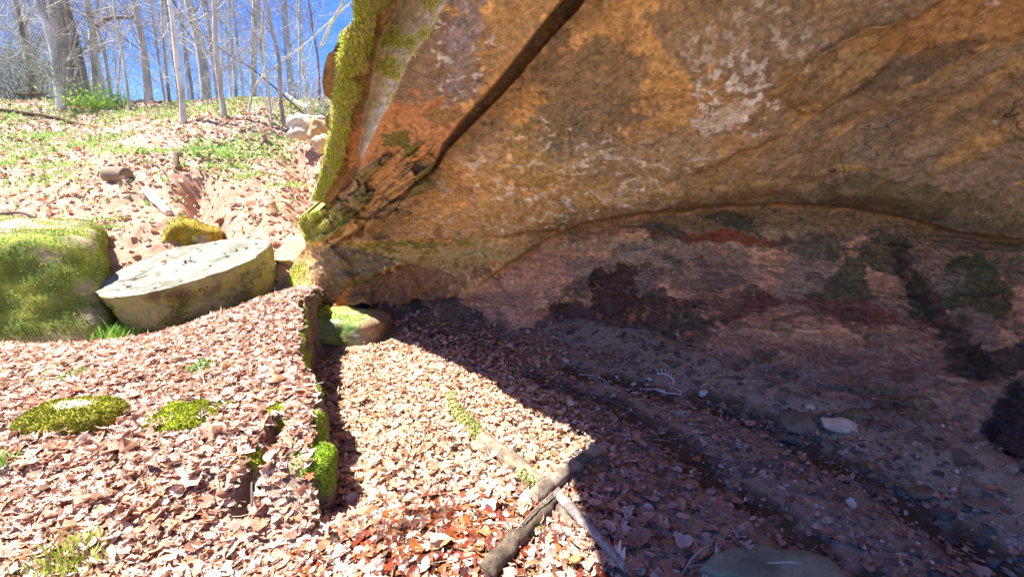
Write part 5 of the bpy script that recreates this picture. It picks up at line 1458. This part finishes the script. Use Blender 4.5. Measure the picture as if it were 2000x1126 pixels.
TR = [([(66, 196), (60, 150), (48, 90), (28, 0)], 13, 'slender tree with a crooked base, leftmost in the row', (.36, .33, .3), None),
      ([(121, 216), (114, 160), (100, 80), (78, 0)], 21, 'smooth pale trunk standing right in front of the widest trunk', (.56, .54, .52), None),
      ([(140, 192), (128, 100), (107, 0)], 46, 'widest trunk of the wood, grey brown and straight', (.38, .33, .30), 13.8),
      ([(173, 192), (160, 120), (143, 50), (126, 0)], 11, 'thin dark tree just right of the widest trunk', (.27, .23, .22), None),
      ([(186, 186), (182, 90), (170, 0)], 19, 'hazy pale trunk with a long level limb reaching right', (.50, .48, .46), 15.5),
      ([(215, 180), (205, 110), (192, 60), (178, 20)], 9, 'thin fork growing close to the hazy pale trunk', (.44, .42, .4), 15.8),
      ([(252, 216), (245, 150), (230, 60), (222, 0)], 6, 'spindly pale sapling between the green shrub and the next trunk', (.5, .46, .42), None),
      ([(291, 201), (284, 130), (272, 60), (262, 0)], 18, 'grey trunk with dark bends right of the green shrub', (.40, .37, .34), None),
      ([(330, 204), (322, 110), (316, 0)], 8, 'thin straight tree close left of the white trunk', (.42, .38, .34), 14),
      ([(358, 242), (354, 180), (343, 90), (332, 0)], 14, 'white barked tree with a forked dark foot', (.62, .60, .58), None),
      ([(403, 199), (394, 110), (368, 0)], 24, 'stout grey tree leaning left near the middle of the sky', (.46, .44, .42), 14.6),
      ([(438, 229), (428, 160), (420, 80), (416, 0)], 13, 'slightly bent pale tree right of the stout leaning one', (.50, .46, .42), None),
      ([(459, 190), (457, 120), (450, 50), (446, 0)], 9, 'slim tree with a dark crook, farther back on the ridge', (.44, .42, .42), 16),
      ([(492, 202), (495, 110), (499, 0)], 15, 'upright mottled trunk at centre right of the open blue', (.44, .42, .4), 14.8),
      ([(484, 224), (492, 185), (512, 150), (545, 128)], 6, 'white curving sapling that bends right over the slope', (.58, .56, .54), None),
      ([(531, 241), (524, 170), (517, 100), (513, 20)], 6, 'very thin pale straight sapling left of the crooked tree', (.58, .54, .5), None),
      ([(556, 249), (548, 190), (545, 120), (533, 60), (519, 0)], 10, 'brownish crooked tree nearest the cliff', (.42, .35, .29), None),
      ([(566, 192), (562, 140), (556, 80), (552, 0)], 7, 'faint grey tree behind the brush beside the cliff', (.44, .42, .44), 17),
      ([(622, 190), (621, 120), (610, 60), (603, 0)], 6, 'thin dark tree seen against the blue next to the mossy lip', (.2, .17, .2), 13)]
for k, (pix, w, lab, c, yl) in enumerate(TR):
    pts, y = tpath(pix, ylock=yl)
    if yl is not None: pts[0] = pts[0] + np.array([0, 0, -.4])
    r0 = w / 2. / FPX * (y * CP - (pts[0][2] - CAMH) * SP)
    tree(pts, r0, r0 * .45, lab, 100 + k, c, nl=16 if w > 12 else 11, start=.22, levels=2, limb=1.5 if w > 10 else 1.0)
# long dark leaning pole and fallen white logs by the brush
def free_log(name, pts, r, lab, c, cat='tree'):
    log(name, None, [r, r * .9, r * .6], lab, cat, c, tuple(v * .7 for v in c), n=24, sides=8, rough=.15, seed=int(abs(pts[0][0] * 10)) % 50, world=pts)
free_log('leaning_dead_tree', [G(604, 232, 0), at_y(500, 140, 11.6), at_y(430, 95, 11.8), at_y(350, 20, 12), at_y(325, -30, 12)], .02, 'long thin dark dead tree leaning left across the trunks', (.14, .11, .12))
free_log('white_leaning_trunk', [G(622, 246, .0), at_y(605, 215, 10.2), at_y(580, 200, 10.5), at_y(560, 184, 11)], .05, 'bleached bare trunk lying against the slope beside the cliff', (.6, .57, .54))
free_log('white_leaning_trunk', [at_y(628, 90, 6.2), at_y(645, 50, 6.0), at_y(668, 8, 5.8), at_y(676, -20, 5.7)], .018, 'thin white dead stem slanting beside the mossy lip', (.6, .58, .56))
free_log('fallen_trunk', [G(30, 190, .1), at_y(60, 184, 14.2), at_y(95, 182, 14.2)], .06, 'brown fallen trunk behind the leftmost trees', (.24, .16, .12))
free_log('level_limb', [at_y(190, 50, 15.4), at_y(215, 36, 15.2), at_y(260, 34, 15)], .07, 'long level dark limb between two trunks', (.25, .21, .2))

# copies of a few prototypes form the farther wood
def copy_tree(o, loc, rz, sc):
    c = o.copy(); COL.objects.link(c); c.location = loc; c.rotation_euler = (0, 0, rz); c.scale = (sc, sc, sc)
    for ch in o.children:
        d = ch.copy(); COL.objects.link(d); d.parent = c
    return c
protos = []
for k in range(6):
    rs = np.random.RandomState(500 + k)
    y = 17.0; H = 9 + k
    bx_ = -8 + k * .9 - 4
    b = np.array([bx_, y, float(ground_z(np.array([bx_]), np.array([y]))[0]) - .2])
    pts = [b, b + [rs.normal(0, .15), 0, H * .3], b + [rs.normal(0, .3), rs.normal(0, .2), H * .65], b + [rs.normal(0, .5), rs.normal(0, .3), H]]
    e = tree(pts, (.055 + .015 * (k % 3)), .018, 'slim grey bare tree in the crowded wood beyond the ridge', 600 + k, (.44, .43, .45), nl=24, start=.2, levels=2, limb=1.8, group='farther trees beyond the ridge', name='distant_bare_tree', rmin=.005)
    protos.append(e)
rs = np.random.RandomState(77)
for k in range(36):
    y = rs.uniform(16.5, 36); a = rs.uniform(-1.18, -.36)
    if rs.uniform() < .25: a = rs.uniform(-1.18, -.85)
    x = a * y
    z = float(ground_z(np.array([x]), np.array([y]))[0]) - .2
    copy_tree(protos[k % 6], (x, y, z), rs.uniform(0, 6.28), rs.uniform(.8, 1.25) * (1 + (y - 16) * .04))
# brush: twiggy shrubs
def shrub(c_, n, L, lab, seed, col, name='bare_shrub'):
    rs = np.random.RandomState(seed); segs = []
    for k in range(n):
        az = rs.uniform(0, 6.28); d = np.array([math.cos(az) * .7, math.sin(az) * .7, rs.uniform(.5, 1.4)]); d /= np.linalg.norm(d)
        grow(np.array([rs.normal(0, .15), rs.normal(0, .15), 0]), d, L * rs.uniform(.5, 1.1), .012, 2, segs, rs, .005, .35)
    V, F = tube_batch(segs); cb = np.tile(np.array(col) * .8, (len(V), 1)) * np.repeat(rs.uniform(.6, 1.3, (len(V) // 6, 1)), 6, axis=0)
    o = mesh_np(name, V, F, M_twig, cb); o.location = tuple(float(v) for v in c_); tag(o, lab, 'shrub', 'bare shrubs')
    return o
s0 = shrub(G(608, 228), 12, 1.1, 'grey bare brush heaped between the slope and the cliff lip', 31, (.52, .5, .48))
s1 = shrub(G(40, 195), 14, 1.7, 'dense grey green thicket behind the leftmost trees', 32, (.38, .40, .33))
for k in range(14):
    if k < 7: px, y = rs.uniform(-60, 190), rs.uniform(13, 16)
    else: px, y = rs.uniform(380, 640), rs.uniform(12, 16)
    p0 = at_y(px, 190, y); z = float(ground_z(np.array([p0[0]]), np.array([p0[1]]))[0]) - .05
    c_ = (s1 if k < 7 else s0).copy(); COL.objects.link(c_); c_.location = (float(p0[0]), float(p0[1]), z); c_.rotation_euler = (0, 0, rs.uniform(0, 6.28))
    sc = rs.uniform(.7, 1.2); c_.scale = (sc,) * 3
    c_['label'] = 'grey thicket shrub in the tangle behind the leftmost trees' if k < 7 else 'low twiggy shrub on the ridge under the blue gap'
    c_['group'] = 'thicket at far left' if k < 7 else 'twiggy shrubs along the ridge'
print('BUILD OK', len(bpy.data.objects))
